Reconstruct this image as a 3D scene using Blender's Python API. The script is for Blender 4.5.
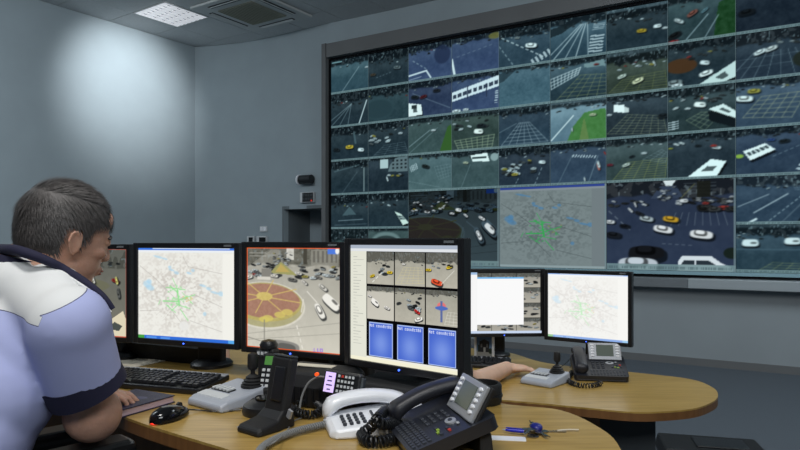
import bpy, bmesh, math, random
import numpy as np
from mathutils import Vector, Matrix, Euler
for o in list(bpy.data.objects): bpy.data.objects.remove(o, do_unlink=True)
scene = bpy.context.scene
COL = scene.collection
PI = math.pi
F = 635.0; HY = 240.0; ZC = 1.356          # focal length in pixels, horizon row, eye height over the lower floor
# ---------------------------------------------------------------- camera
cam = bpy.data.cameras.new('camera'); cam_o = bpy.data.objects.new('camera', cam); COL.objects.link(cam_o)
cam_o.location = (0, 0, ZC); cam_o.rotation_euler = (PI/2, 0, 0)
cam.sensor_width = 36; cam.lens = 36*F/800; cam.shift_y = (HY-225)/800; cam.clip_start = .05
scene.camera = cam_o
# ---------------------------------------------------------------- colour management
vs = scene.view_settings; vs.view_transform = 'Standard'; vs.look = 'None'; vs.gamma = 1; vs.exposure = 0
try: vs.use_curve_mapping = False
except Exception: pass
# ---------------------------------------------------------------- world and lamps
w = bpy.data.worlds.new('world'); scene.world = w; w.use_nodes = True
w.node_tree.nodes['Background'].inputs[0].default_value = (.42, .52, .62, 1)
w.node_tree.nodes['Background'].inputs[1].default_value = .10
def lamp(kind, name, loc, aim, power, color, **kw):
    l = bpy.data.lights.new(name, kind); l.energy = power; l.color = color
    for k, v in kw.items(): setattr(l, k, v)
    o = bpy.data.objects.new(name, l); COL.objects.link(o); o.location = loc
    o.rotation_euler = (Vector(aim)-Vector(loc)).to_track_quat('-Z', 'Y').to_euler()
    return o
lamp('SPOT', 'wall_spotlight', (-2.75, 8.3, 4.45), (-4.16, 9.70, 3.66), 330, (.95, .98, 1.0), spot_size=1.2, spot_blend=1.0, shadow_soft_size=.10)
lamp('AREA', 'ceiling_lamp_over_desk', (-.6, .2, 4.3), (-.4, 1.7, .9), 72, (1.0, .98, .95), shape='RECTANGLE', size=1.2, size_y=.6)
lamp('AREA', 'fill_light_left', (-4.6, 4.2, 4.4), (-4.9, 6.5, 1.0), 190, (.86, .94, 1.0), shape='RECTANGLE', size=2.6, size_y=1.6)  # added area light without a fixture, fills the left of the room
lamp('AREA', 'fill_light_behind', (.9, -2.2, 3.7), (-.3, 2.2, 1.0), 78, (.95, .98, 1.0), shape='RECTANGLE', size=2.4, size_y=1.2)  # added frontal fill from behind the camera, no fixture there
lamp('AREA', 'fill_light_right', (3.0, 3.4, 4.3), (3.6, 5.9, .6), 120, (.85, .94, 1.0), shape='RECTANGLE', size=2.6, size_y=1.6)  # added area light without a fixture, brightens the wall below the screens

def lin(c):
    c = c/255.0
    return c/12.92 if c <= .04045 else ((c+.055)/1.055)**2.4
def rgb(r, g, b): return (lin(r), lin(g), lin(b), 1)
# ---------------------------------------------------------------- materials
def mat(name, col, rough=.5, metal=0, noise=0, nscale=30, bump=0, bscale=80, emit=0, emcol=None, coat=0, spec=.5, sss=0, stretch=None):
    m = bpy.data.materials.new(name); m.use_nodes = True; nt = m.node_tree; b = nt.nodes['Principled BSDF']
    b.inputs['Base Color'].default_value = col; b.inputs['Roughness'].default_value = rough; b.inputs['Metallic'].default_value = metal
    b.inputs['Specular IOR Level'].default_value = spec
    if coat: b.inputs['Coat Weight'].default_value = coat; b.inputs['Coat Roughness'].default_value = .15
    if sss: b.inputs['Subsurface Weight'].default_value = sss; b.inputs['Subsurface Radius'].default_value = (.02, .008, .004); b.inputs['Subsurface Scale'].default_value = .3
    if emit: b.inputs['Emission Color'].default_value = emcol or col; b.inputs['Emission Strength'].default_value = emit
    tc = nt.nodes.new('ShaderNodeTexCoord'); src = tc.outputs['Object']
    if stretch:
        mp = nt.nodes.new('ShaderNodeMapping'); mp.inputs['Scale'].default_value = stretch; nt.links.new(src, mp.inputs[0]); src = mp.outputs[0]
    if noise:
        n = nt.nodes.new('ShaderNodeTexNoise'); n.inputs['Scale'].default_value = nscale; n.inputs['Detail'].default_value = 5; nt.links.new(src, n.inputs['Vector'])
        r = nt.nodes.new('ShaderNodeValToRGB'); r.color_ramp.elements[0].position = .3; r.color_ramp.elements[1].position = .7
        r.color_ramp.elements[0].color = tuple(c*(1-noise) for c in col[:3])+(1,); r.color_ramp.elements[1].color = tuple(min(1, c*(1+noise)) for c in col[:3])+(1,)
        nt.links.new(n.outputs[0], r.inputs[0]); nt.links.new(r.outputs[0], b.inputs['Base Color'])
    if bump:
        n2 = nt.nodes.new('ShaderNodeTexNoise'); n2.inputs['Scale'].default_value = bscale; n2.inputs['Detail'].default_value = 3; nt.links.new(src, n2.inputs['Vector'])
        bp = nt.nodes.new('ShaderNodeBump'); bp.inputs['Strength'].default_value = bump; bp.inputs['Distance'].default_value = .01
        nt.links.new(n2.outputs[0], bp.inputs['Height']); nt.links.new(bp.outputs[0], b.inputs['Normal'])
    return m
M = dict(
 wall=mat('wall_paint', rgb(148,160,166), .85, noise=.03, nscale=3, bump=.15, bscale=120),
 wall_low=mat('lower_wall_panel', rgb(140,148,152), .7, noise=.04, nscale=2),
 ceil=mat('ceiling_tile_white', rgb(188,192,194), .9, noise=.05, nscale=40, bump=.2, bscale=200),
 ceil_gap=mat('ceiling_grid_dark', rgb(50,55,60), .9),
 carpet=mat('carpet', rgb(82,90,98), .95, noise=.35, nscale=160, bump=.6, bscale=300),
 frame=mat('surround_grey', rgb(100,102,103), .6, noise=.05, nscale=3),
 ledge=mat('ledge_grey', rgb(104,110,114), .45, noise=.04, nscale=4), ledge2=mat('ledge_light', rgb(150,158,162), .4),
 black=mat('black_plastic', rgb(24,26,29), .35, bump=.1, bscale=500), matte=mat('matte_black', rgb(20,21,23), .6, bump=.15, bscale=300),
 gloss=mat('glossy_black', rgb(14,15,18), .12), ptop=mat('phone_dark', rgb(34,37,45), .35), hset=mat('handset_dark', rgb(26,28,36), .45), key=mat('dark_key', rgb(52,56,64), .4),
 keyb=mat('keyboard_key', rgb(30,32,36), .38), silver=mat('silver_plastic', rgb(168,172,178), .35, metal=.35), steel=mat('steel', rgb(175,172,165), .25, metal=1),
 white=mat('white_plastic', rgb(236,239,244), .28, coat=.3), grey=mat('grey_plastic', rgb(160,166,176), .4, noise=.03), lgrey=mat('pale_grey_pad', rgb(196,200,202), .5),
 lcd=mat('lcd_dull', rgb(96,106,98), .2), lcdg=mat('lcd_green', rgb(70,110,60), .3, emit=.25, emcol=rgb(90,170,70)), lcdp=mat('lcd_purple', rgb(205,185,235), .3, emit=.75, emcol=rgb(205,180,240)),
 ink=mat('ink', rgb(70,60,110), .6), red=mat('red_mark', rgb(190,60,50), .5), grn=mat('green_mark', rgb(140,170,60), .5), led=mat('blue_led', rgb(60,90,255), .4, emit=3, emcol=rgb(60,100,255)),
 orange=mat('orange_led', rgb(255,90,30), .4, emit=.7, emcol=rgb(255,90,30)), rled=mat('red_glow', rgb(255,40,20), .4, emit=.45, emcol=rgb(255,60,30)),
 paper=mat('paper', rgb(205,198,180), .8, noise=.04, nscale=8), navy=mat('navy_cover', rgb(34,34,62), .45, bump=.2, bscale=260), pages=mat('page_block', rgb(205,180,190), .8, noise=.1, nscale=8, stretch=(1,1,90)),
 emboss=mat('embossed_mark', rgb(80,80,110), .5), blue=mat('pen_blue', rgb(20,30,170), .3), dblue=mat('key_blue', rgb(30,35,120), .35), greycable=mat('grey_cable', rgb(126,128,128), .5),
 skin=mat('skin', rgb(194,150,128), .5, noise=.10, nscale=40, bump=.12, bscale=150, sss=.15), skin2=mat('skin_pale', rgb(204,166,142), .55, noise=.06, nscale=30, sss=.15),
 hair=mat('greying_hair', rgb(74,71,70), .55, noise=.35, nscale=60, bump=.15, bscale=300), lip=mat('lips', rgb(158,108,96), .5), eye=mat('eye_white', rgb(220,215,210), .2), iris=mat('iris', rgb(50,35,25), .2),
 shirt=mat('shirt_blue', rgb(176,184,228), .85, noise=.03, nscale=200, bump=.35, bscale=7), yoke=mat('shirt_white', rgb(226,228,228), .85, bump=.25, bscale=7), navyc=mat('navy_cloth', rgb(30,30,56), .85, bump=.2, bscale=30),
 trousers=mat('dark_trousers', rgb(28,30,44), .85, bump=.3, bscale=10), shoe=mat('shoe_leather', rgb(18,17,17), .35), darkcloth=mat('dark_shirt', rgb(22,23,28), .9, bump=.3, bscale=9),
 chair=mat('chair_fabric', rgb(26,28,32), .9, bump=.3, bscale=300), chairp=mat('chair_plastic', rgb(16,18,20), .35), pedestal=mat('pedestal_grey', rgb(62,68,72), .7),
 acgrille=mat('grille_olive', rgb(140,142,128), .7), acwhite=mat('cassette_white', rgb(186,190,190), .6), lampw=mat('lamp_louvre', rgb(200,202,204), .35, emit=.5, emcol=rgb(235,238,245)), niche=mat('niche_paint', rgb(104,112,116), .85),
)
def wood(name, c1, c2, rough):
    m = bpy.data.materials.new(name); m.use_nodes = True; nt = m.node_tree; b = nt.nodes['Principled BSDF']
    tc = nt.nodes.new('ShaderNodeTexCoord'); mp = nt.nodes.new('ShaderNodeMapping'); mp.inputs['Scale'].default_value = (4, 60, 4); mp.inputs['Rotation'].default_value = (0, 0, .3)
    n = nt.nodes.new('ShaderNodeTexNoise'); n.inputs['Scale'].default_value = 1.5; n.inputs['Detail'].default_value = 7; n.inputs['Distortion'].default_value = .6
    n2 = nt.nodes.new('ShaderNodeTexNoise'); n2.inputs['Scale'].default_value = 2.0
    mx = nt.nodes.new('ShaderNodeMath'); mx.operation = 'MULTIPLY_ADD'; mx.inputs[1].default_value = .35; 
    r = nt.nodes.new('ShaderNodeValToRGB'); r.color_ramp.elements[0].position = .45; r.color_ramp.elements[1].position = .9
    r.color_ramp.elements[0].color = c1; r.color_ramp.elements[1].color = c2
    L = nt.links.new
    L(tc.outputs['Object'], mp.inputs[0]); L(mp.outputs[0], n.inputs['Vector']); L(tc.outputs['Object'], n2.inputs['Vector'])
    L(n2.outputs[0], mx.inputs[0]); L(n.outputs[0], mx.inputs[2]); L(mx.outputs[0], r.inputs[0]); L(r.outputs[0], b.inputs['Base Color'])
    b.inputs['Roughness'].default_value = rough
    return m
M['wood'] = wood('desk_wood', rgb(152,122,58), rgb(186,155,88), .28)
M['edge'] = wood('desk_edge_shaded', rgb(104,70,38), rgb(126,88,50), .45)  # darker edge wood, with some shading mixed into the brown
em = bpy.data.materials.new('screen_picture'); em.use_nodes = True; _n = em.node_tree; _n.nodes.clear()
_a = _n.nodes.new('ShaderNodeVertexColor'); _a.layer_name = 'pic'; _e = _n.nodes.new('ShaderNodeEmission'); _o = _n.nodes.new('ShaderNodeOutputMaterial')
_n.links.new(_a.outputs[0], _e.inputs[0]); _n.links.new(_e.outputs[0], _o.inputs[0]); M['screen'] = em

# ---------------------------------------------------------------- placing
def P(x, y, Y): return Vector(((x-400)*Y/F, Y, ZC-(y-HY)*Y/F))
C1, C2 = .435, .606                        # eye height above the front and the rear desk tops
D1, D2 = ZC-C1, ZC-C2; FL1 = .171
def d1(x, y, h=0): return P(x, y, (C1-h)*F/(y-HY))
def d2(x, y, h=0): return P(x, y, (C2-h)*F/(y-HY))
# ---------------------------------------------------------------- objects
def empty(name, loc, rz=0, label=None, cat=None, group=None, rot=None):
    o = bpy.data.objects.new(name, None); COL.objects.link(o); o.location = loc; o.rotation_euler = rot or (0, 0, rz); o.empty_display_size = .05
    if label: o['label'] = label
    if cat: o['category'] = cat
    if group: o['group'] = group
    return o
def tag(o, label, cat, group=None):
    o['label'] = label; o['category'] = cat
    if group: o['group'] = group
    return o
def clone(o, label=None, parent=None):
    c = o.copy(); COL.objects.link(c); c.parent = parent
    if label: c['label'] = label
    for ch in o.children: clone(ch, None, c)
    return c
class MB:
    def __init__(s): s.v = []; s.f = []; s.m = []; s.mats = []; s.T = None
    def mi(s, m):
        if m not in s.mats: s.mats.append(m)
        return s.mats.index(m)
    def add(s, vs, fs, m, T=None):
        n = len(s.v); k = s.mi(m)
        for p in vs:
            p = Vector(p)
            if T is not None: p = T @ p
            if s.T is not None: p = s.T @ p
            s.v.append(p)
        for f in fs: s.f.append(tuple(i+n for i in f)); s.m.append(k)
        return s
    def box(s, c, d, m, rz=0, R=None, taper=1):
        x, y, z = (q/2 for q in d); t = taper
        T = Matrix.Translation(c) @ (R.to_4x4() if R is not None else Matrix.Rotation(rz, 4, 'Z'))
        return s.add([(-x,-y,-z),(x,-y,-z),(x,y,-z),(-x,y,-z),(-x*t,-y*t,z),(x*t,-y*t,z),(x*t,y*t,z),(-x*t,y*t,z)],
                     [(0,3,2,1),(4,5,6,7),(0,1,5,4),(1,2,6,5),(2,3,7,6),(3,0,4,7)], m, T)
    def loft(s, rings, m, closed=True, caps=True):
        vs = [p for r in rings for p in r]; n = len(rings[0]); fs = []
        for i in range(len(rings)-1):
            for j in range(n if closed else n-1):
                a = i*n+j; b = i*n+(j+1) % n; fs.append((a, b, b+n, a+n))
        if caps: fs.append(tuple(range(n))[::-1]); fs.append(tuple(range((len(rings)-1)*n, len(rings)*n)))
        return s.add(vs, fs, m)
    def prism(s, pts, z0, z1, m, mside=None):
        n = len(pts); vs = [(p[0], p[1], z0) for p in pts]+[(p[0], p[1], z1) for p in pts]
        s.add(vs, [tuple(range(n))[::-1], tuple(range(n, 2*n))], m)
        return s.add(vs, [(i, (i+1) % n, (i+1) % n+n, i+n) for i in range(n)], mside or m)
    def lathe(s, prof, m, c=(0,0,0), n=28, R=None, sx=1, sy=1):
        rings = []
        T = Matrix.Translation(c) @ (R.to_4x4() if R is not None else Matrix())
        for r, z in prof: rings.append([T @ Vector((max(r,1e-4)*math.cos(2*PI*i/n)*sx, max(r,1e-4)*math.sin(2*PI*i/n)*sy, z)) for i in range(n)])
        return s.loft(rings, m)
    def cyl(s, c, r, h, m, n=24, R=None): return s.lathe([(r, -h/2), (r, h/2)], m, c, n, R)
    def ell(s, c, r, m, R=None, n=20, k=12):
        rings = []; T = Matrix.Translation(c) @ (R.to_4x4() if R is not None else Matrix())
        for i in range(k+1):
            a = -PI/2+PI*i/k; q = max(math.cos(a), 1e-3)
            rings.append([T @ Vector((r[0]*q*math.cos(2*PI*j/n), r[1]*q*math.sin(2*PI*j/n), r[2]*math.sin(a))) for j in range(n)])
        return s.loft(rings, m)
    def tube(s, pts, r, m, n=8, r2=None):
        pts = [Vector(p) for p in pts]; rings = []; up = Vector((0, 0, 1)); N = len(pts)
        t0 = (pts[1]-pts[0]).normalized(); nrm = t0.cross(up)
        if nrm.length < 1e-3: nrm = t0.cross(Vector((1,0,0)))
        nrm.normalize()
        for i, p in enumerate(pts):
            t = (pts[min(i+1, N-1)]-pts[max(i-1, 0)]).normalized()
            nrm = (nrm-t*nrm.dot(t)).normalized(); b = t.cross(nrm); rr = r if r2 is None else r+(r2-r)*i/(N-1)
            rings.append([p+nrm*rr*math.cos(2*PI*j/n)+b*rr*math.sin(2*PI*j/n) for j in range(n)])
        return s.loft(rings, m)
    def frus(s, a, b, ra, rb, m, n=24, caps=True):
        a = Vector(a); b = Vector(b); q = (b-a).to_track_quat('Z', 'X').to_matrix(); L = (b-a).length
        return s.lathe([(ra, 0), (rb, L)], m, a, n, q)
    def cap(s, a, b, ra, rb, m, n=20):
        s.frus(a, b, ra, rb, m, n); s.ell(a, (ra,)*3, m, n=n); return s.ell(b, (rb,)*3, m, n=n)
    def mesh(s, name):
        me = bpy.data.meshes.new(name); me.from_pydata([tuple(p) for p in s.v], [], s.f)
        for m in s.mats: me.materials.append(m)
        me.polygons.foreach_set('material_index', s.m); 
        bm = bmesh.new(); bm.from_mesh(me); bmesh.ops.recalc_face_normals(bm, faces=bm.faces); bm.to_mesh(me); bm.free(); me.update(); return me
    def build(s, name, parent=None, smooth=None, bevel=0, seg=2, sub=0):
        me = s.mesh(name); o = bpy.data.objects.new(name, me); COL.objects.link(o); o.parent = parent
        if sub:
            q = o.modifiers.new('sub', 'SUBSURF'); q.levels = sub; q.render_levels = sub
            me.polygons.foreach_set('use_smooth', [True]*len(me.polygons))
        if bevel:
            q = o.modifiers.new('bevel', 'BEVEL'); q.width = bevel; q.segments = seg; q.limit_method = 'ANGLE'; q.angle_limit = math.radians(40); q.harden_normals = False
        if smooth is not None:
            me.shade_smooth() if hasattr(me, 'shade_smooth') else me.polygons.foreach_set('use_smooth', [True]*len(me.polygons))
            me.set_sharp_from_angle(angle=math.radians(smooth))
        return o
def struct(o): o['kind'] = 'structure'; return o
def remesh(mb, name, voxel, smooth=3, parent=None, keepmats=None):
    me = mb.mesh(name+'_src'); o = bpy.data.objects.new(name, me); COL.objects.link(o)
    q = o.modifiers.new('r', 'REMESH'); q.mode = 'VOXEL'; q.voxel_size = voxel; q.use_smooth_shade = True
    if smooth: k = o.modifiers.new('s', 'SMOOTH'); k.factor = .5; k.iterations = smooth
    dg = bpy.context.evaluated_depsgraph_get(); dg.update()
    new = bpy.data.meshes.new_from_object(o.evaluated_get(dg)); new.name = name
    o.modifiers.clear(); o.data = new; bpy.data.meshes.remove(me); o.parent = parent
    if len(new.materials) == 0: new.materials.append(mb.mats[0])
    new.polygons.foreach_set('use_smooth', [True]*len(new.polygons))
    return o
def catmull(pts, k=8, closed=False):
    pts = [Vector(p) for p in pts]; n = len(pts); out = []
    for i in range(n if closed else n-1):
        if closed: a, b, c, d = pts[(i-1) % n], pts[i], pts[(i+1) % n], pts[(i+2) % n]
        else: a, b, c, d = pts[max(i-1, 0)], pts[i], pts[i+1], pts[min(i+2, n-1)]
        for j in range(k):
            t = j/k; out.append(.5*((2*b)+(c-a)*t+(2*a-5*b+4*c-d)*t*t+(3*b-a-3*c+d)*t**3))
    if not closed: out.append(pts[-1])
    return out
def coil(path, R, r, turns, m, k=12, n=6):
    path = catmull(path, 16); L = [0]
    for i in range(1, len(path)): L.append(L[-1]+(path[i]-path[i-1]).length)
    N = turns*k; pts = []; nrm = None; j = 0
    for i in range(N+1):
        d = L[-1]*i/N
        while j < len(L)-2 and L[j+1] < d: j += 1
        t = (d-L[j])/max(L[j+1]-L[j], 1e-9); p = path[j].lerp(path[j+1], t); tg = (path[j+1]-path[j]).normalized()
        if nrm is None: nrm = tg.cross(Vector((0,0,1))).normalized()
        nrm = (nrm-tg*nrm.dot(tg)).normalized(); b = tg.cross(nrm); a = 2*PI*i/k
        pts.append(p+nrm*R*math.cos(a)+b*R*math.sin(a))
    mb = MB(); mb.tube(pts, r, m, n); return mb
# ---------------------------------------------------------------- pictures for the screens (painted into colour attributes)
FONT = dict(N='101111111101101', o='000111101101111', t='010111010010011', c='000111100100111', n='000110101101101', e='111101111100111', d='001111101101111')
for _k in '0123456789': FONT[_k] = ['111101101101111','010110010010111','111001111100111','111001111001111','101101111001001','111100111001111','111100111101111','111001001001001','111101111101111','111101111001111'][int(_k)]
class Img:
    def __init__(s, W, H, top=(44,60,70), bot=(50,68,80), seed=0, asp=1.333):
        s.W, s.H, s.asp = W, H, asp; s.rs = np.random.RandomState(seed); s.rd = random.Random(seed)
        s.U, s.V = np.meshgrid((np.arange(W)+.5)/W, (np.arange(H)+.5)/H)
        s.a = np.array(top, float)[None, None]*(1-s.V[..., None])+np.array(bot, float)[None, None]*s.V[..., None]
    def field(s, nx, ny):
        g = s.rs.rand(ny+2, nx+2); x = s.U*nx; y = s.V*ny; i = x.astype(int); j = y.astype(int); fx = x-i; fy = y-j
        return (g[j,i]*(1-fx)+g[j,i+1]*fx)*(1-fy)+(g[j+1,i]*(1-fx)+g[j+1,i+1]*fx)*fy
    def noise(s, amp=10, nx=12, ny=9, mask=None):
        n = ((s.field(nx, ny)-.5)*.6+(s.field(nx*3, ny*3)-.5)*.4)*2*amp
        if mask is not None: n = n*mask
        s.a += n[..., None]; return s
    def put(s, mask, c, al=1): m = (np.clip(mask, 0, 1)*al)[..., None]; s.a = s.a*(1-m)+np.array(c, float)[None, None]*m; return s
    def poly(s, pts, c, al=1):
        ins = np.zeros(s.U.shape, bool); n = len(pts)
        for i in range(n):
            (x0, y0), (x1, y1) = pts[i], pts[(i+1) % n]
            if y0 == y1: continue
            ins ^= ((y0 > s.V) != (y1 > s.V)) & (s.U < (x1-x0)*(s.V-y0)/(y1-y0)+x0)
        return s.put(ins.astype(float), c, al)
    def line(s, p, q, w, c, al=1):
        px = 1/s.W; ax, ay = p[0], p[1]/s.asp; bx, by = q[0], q[1]/s.asp; X = s.U; Y = s.V/s.asp
        dx, dy = bx-ax, by-ay; t = np.clip(((X-ax)*dx+(Y-ay)*dy)/(dx*dx+dy*dy+1e-12), 0, 1)
        d = np.hypot(X-ax-t*dx, Y-ay-t*dy); return s.put((w/2-d)/px+.5, c, al)
    def dash(s, p, q, w, c, n=6, al=1):
        for i in range(n):
            a = (i+.1)/n; b = (i+.55)/n; s.line((p[0]+(q[0]-p[0])*a, p[1]+(q[1]-p[1])*a), (p[0]+(q[0]-p[0])*b, p[1]+(q[1]-p[1])*b), w, c, al)
        return s
    def ell(s, cx, cy, rx, ry, c, al=1, ang=0, pw=2, soft=None):
        X = s.U-cx; Y = (s.V-cy)/s.asp; ca, sa = math.cos(ang), math.sin(ang); x = (X*ca+Y*sa)/rx; y = (-X*sa+Y*ca)/(ry/s.asp)
        d = (np.abs(x)**pw+np.abs(y)**pw)**(1/pw); return s.put((1-d)*(soft or min(rx, ry/s.asp)*s.W)+.5, c, al)
    def car(s, u, v, L=.12, ang=0, c=(190,200,205), kind='car'):
        L *= getattr(s, 'cs', 1); A = s.asp; h = L*.44*A
        s.ell(u+.01, v+h*.22, L*.56, h*.52, (10,14,18), .75, ang, 3)
        s.ell(u, v, L*.5, h*.42, c, 1, ang, 3.2)
        dk = tuple(q*.28 for q in c)
        if kind == 'van':
            s.ell(u, v-h*.22, L*.46, h*.46, c, 1, ang, 4); s.ell(u+L*.2, v-h*.12, L*.18, h*.16, dk, .8, ang, 3)
        else:
            s.ell(u-L*.03, v-h*.14, L*.29, h*.32, dk, .85, ang, 3); s.ell(u-L*.05, v-h*.24, L*.2, h*.2, tuple(min(255, q*1.06) for q in c), 1, ang, 3)
        return s
    def crowd(s, n, u0, u1, v0, v1, L0=.03, L1=.07, bright=.6):
        R = s.rd; its = sorted((R.uniform(v0, v1), R.uniform(u0, u1)) for _ in range(n))
        for v, u in its:
            L = L0+(L1-L0)*(v-v0)/max(v1-v0, 1e-3); g = R.choice([210, 190, 150, 90, 60, 40, 225]) if R.random() < bright else R.choice([30, 45, 60])
            c = (g*.92, g*.98, g) if R.random() > .05 else R.choice([(160,145,60), (140,50,45), (150,140,60)])
            s.car(u, v, L, R.uniform(-.3, .3), c)
        return s
    def sky(s, h=.2, c=(16,22,26), bright=12, light=0):
        prof = h*(.75+.5*s.field(9, 1)); m = np.clip((prof-s.V)*s.H*.35, 0, 1); s.put(m, c, .82)
        n = (s.field(30, 16) > .62)*1.0; s.put(m*n, tuple(q+34 for q in c), .7)
        n = (s.field(46, 26) > .80)*1.0; s.put(m*n, (120,135,140), .55)
        if light: s.put(np.clip((h*.35-s.V)*s.H*.5, 0, 1), (120,140,150), light)
        s.crowd(bright, .02, .98, h*.75, h*1.25, .03, .05, .5); return s
    def hatch(s, q, n=5, m=5, c=(150,155,130), w=.008, al=.55):
        a, b, cc, d = q; L = lambda p, r, t: (p[0]+(r[0]-p[0])*t, p[1]+(r[1]-p[1])*t)
        for i in range(n+1): s.line(L(a, b, i/n), L(d, cc, i/n), w, c, al)
        for i in range(m+1): s.line(L(a, d, i/m), L(b, cc, i/m), w, c, al)
        return s
    def zebra(s, p, q, dx, dy, n=6, c=(190,200,205), al=.8):
        for i in range(n):
            a = i/n; b = a+.5/n; x0, y0 = p[0]+(q[0]-p[0])*a, p[1]+(q[1]-p[1])*a; x1, y1 = p[0]+(q[0]-p[0])*b, p[1]+(q[1]-p[1])*b
            s.poly([(x0,y0),(x1,y1),(x1+dx,y1+dy),(x0+dx,y0+dy)], c, al)
        return s
    def bus(s, pts, c=(215,225,225), grille=True, win=False):
        s.poly([(x+.02, y+.05) for x, y in pts], (8,10,12), .7); s.poly(pts, c)
        L = lambda p, r, t: (p[0]+(r[0]-p[0])*t, p[1]+(r[1]-p[1])*t)
        a, b, cc, d = pts
        if grille: s.poly([L(L(a,b,.35),L(d,cc,.35),.25), L(L(a,b,.65),L(d,cc,.65),.25), L(L(a,b,.65),L(d,cc,.65),.7), L(L(a,b,.35),L(d,cc,.35),.7)], (50,58,60), .85)
        if win:
            for i in range(5): t = .08+i*.18; s.poly([L(L(a,b,t),L(d,cc,t),.25), L(L(a,b,t+.13),L(d,cc,t+.13),.25), L(L(a,b,t+.13),L(d,cc,t+.13),.6), L(L(a,b,t),L(d,cc,t),.6)], (40,50,56), .9)
        return s
    def text(s, t, u, v, cell, c=(230,235,255), al=.9):
        # letters of 3 by 5 cells
        for ch in t:
            g = FONT.get(ch)
            if g:
                for k, b in enumerate(g):
                    if b == '1':
                        x = u+(k % 3)*cell; y = v+(k//3)*cell*s.asp; s.put(((s.U >= x) & (s.U < x+cell) & (s.V >= y) & (s.V < y+cell*s.asp)).astype(float), c, al)
            u += 4*cell
        return s
    def strip(s, c=(112,140,144)):
        s.put((s.V > .93).astype(float), c, .85)
        m = (s.V > .95) & (s.V < .985) & (s.rs.rand(1, s.W) > .45).repeat(s.H, 0); s.put(m.astype(float), (60,80,86), .4)
        s.put((s.U > .982).astype(float), (110,132,138), .75); return s
    def blit(s, im, u0, v0, u1, v1):
        x0, x1, y0, y1 = int(u0*s.W), int(u1*s.W), int(v0*s.H), int(v1*s.H)
        jj = ((np.arange(y1-y0)+.5)/(y1-y0)*im.H).astype(int); ii = ((np.arange(x1-x0)+.5)/(x1-x0)*im.W).astype(int)
        s.a[y0:y1, x0:x1] = im.a[jj][:, ii]; return s
    def soft(s, k=.10, tint=(56,88,104)):
        a = s.a; p = np.pad(a, ((1,1),(1,1),(0,0)), 'edge'); b = (p[:-2,1:-1]+p[2:,1:-1]+p[1:-1,:-2]+p[1:-1,2:])/4
        s.a = (a*.45+b*.55)*(1-k)+np.array(tint, float)*k*np.clip(a.mean(2, keepdims=True)/80, .3, 1); return s
    def rect(s, u0, v0, u1, v1, c, al=1): return s.put(((s.U >= u0) & (s.U < u1) & (s.V >= v0) & (s.V < v1)).astype(float), c, al)
    def colors(s):
        a = np.clip(s.a, 0, 255)/255; a = np.where(a <= .04045, a/12.92, ((a+.055)/1.055)**2.4)
        return np.concatenate([a[::-1].reshape(-1, 3), np.ones((s.W*s.H, 1))], 1).astype(np.float32)
W_, Y_, R_, K_ = (205,215,218), (190,160,50), (160,50,45), (30,36,40)
LN = (150,165,172)

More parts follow.
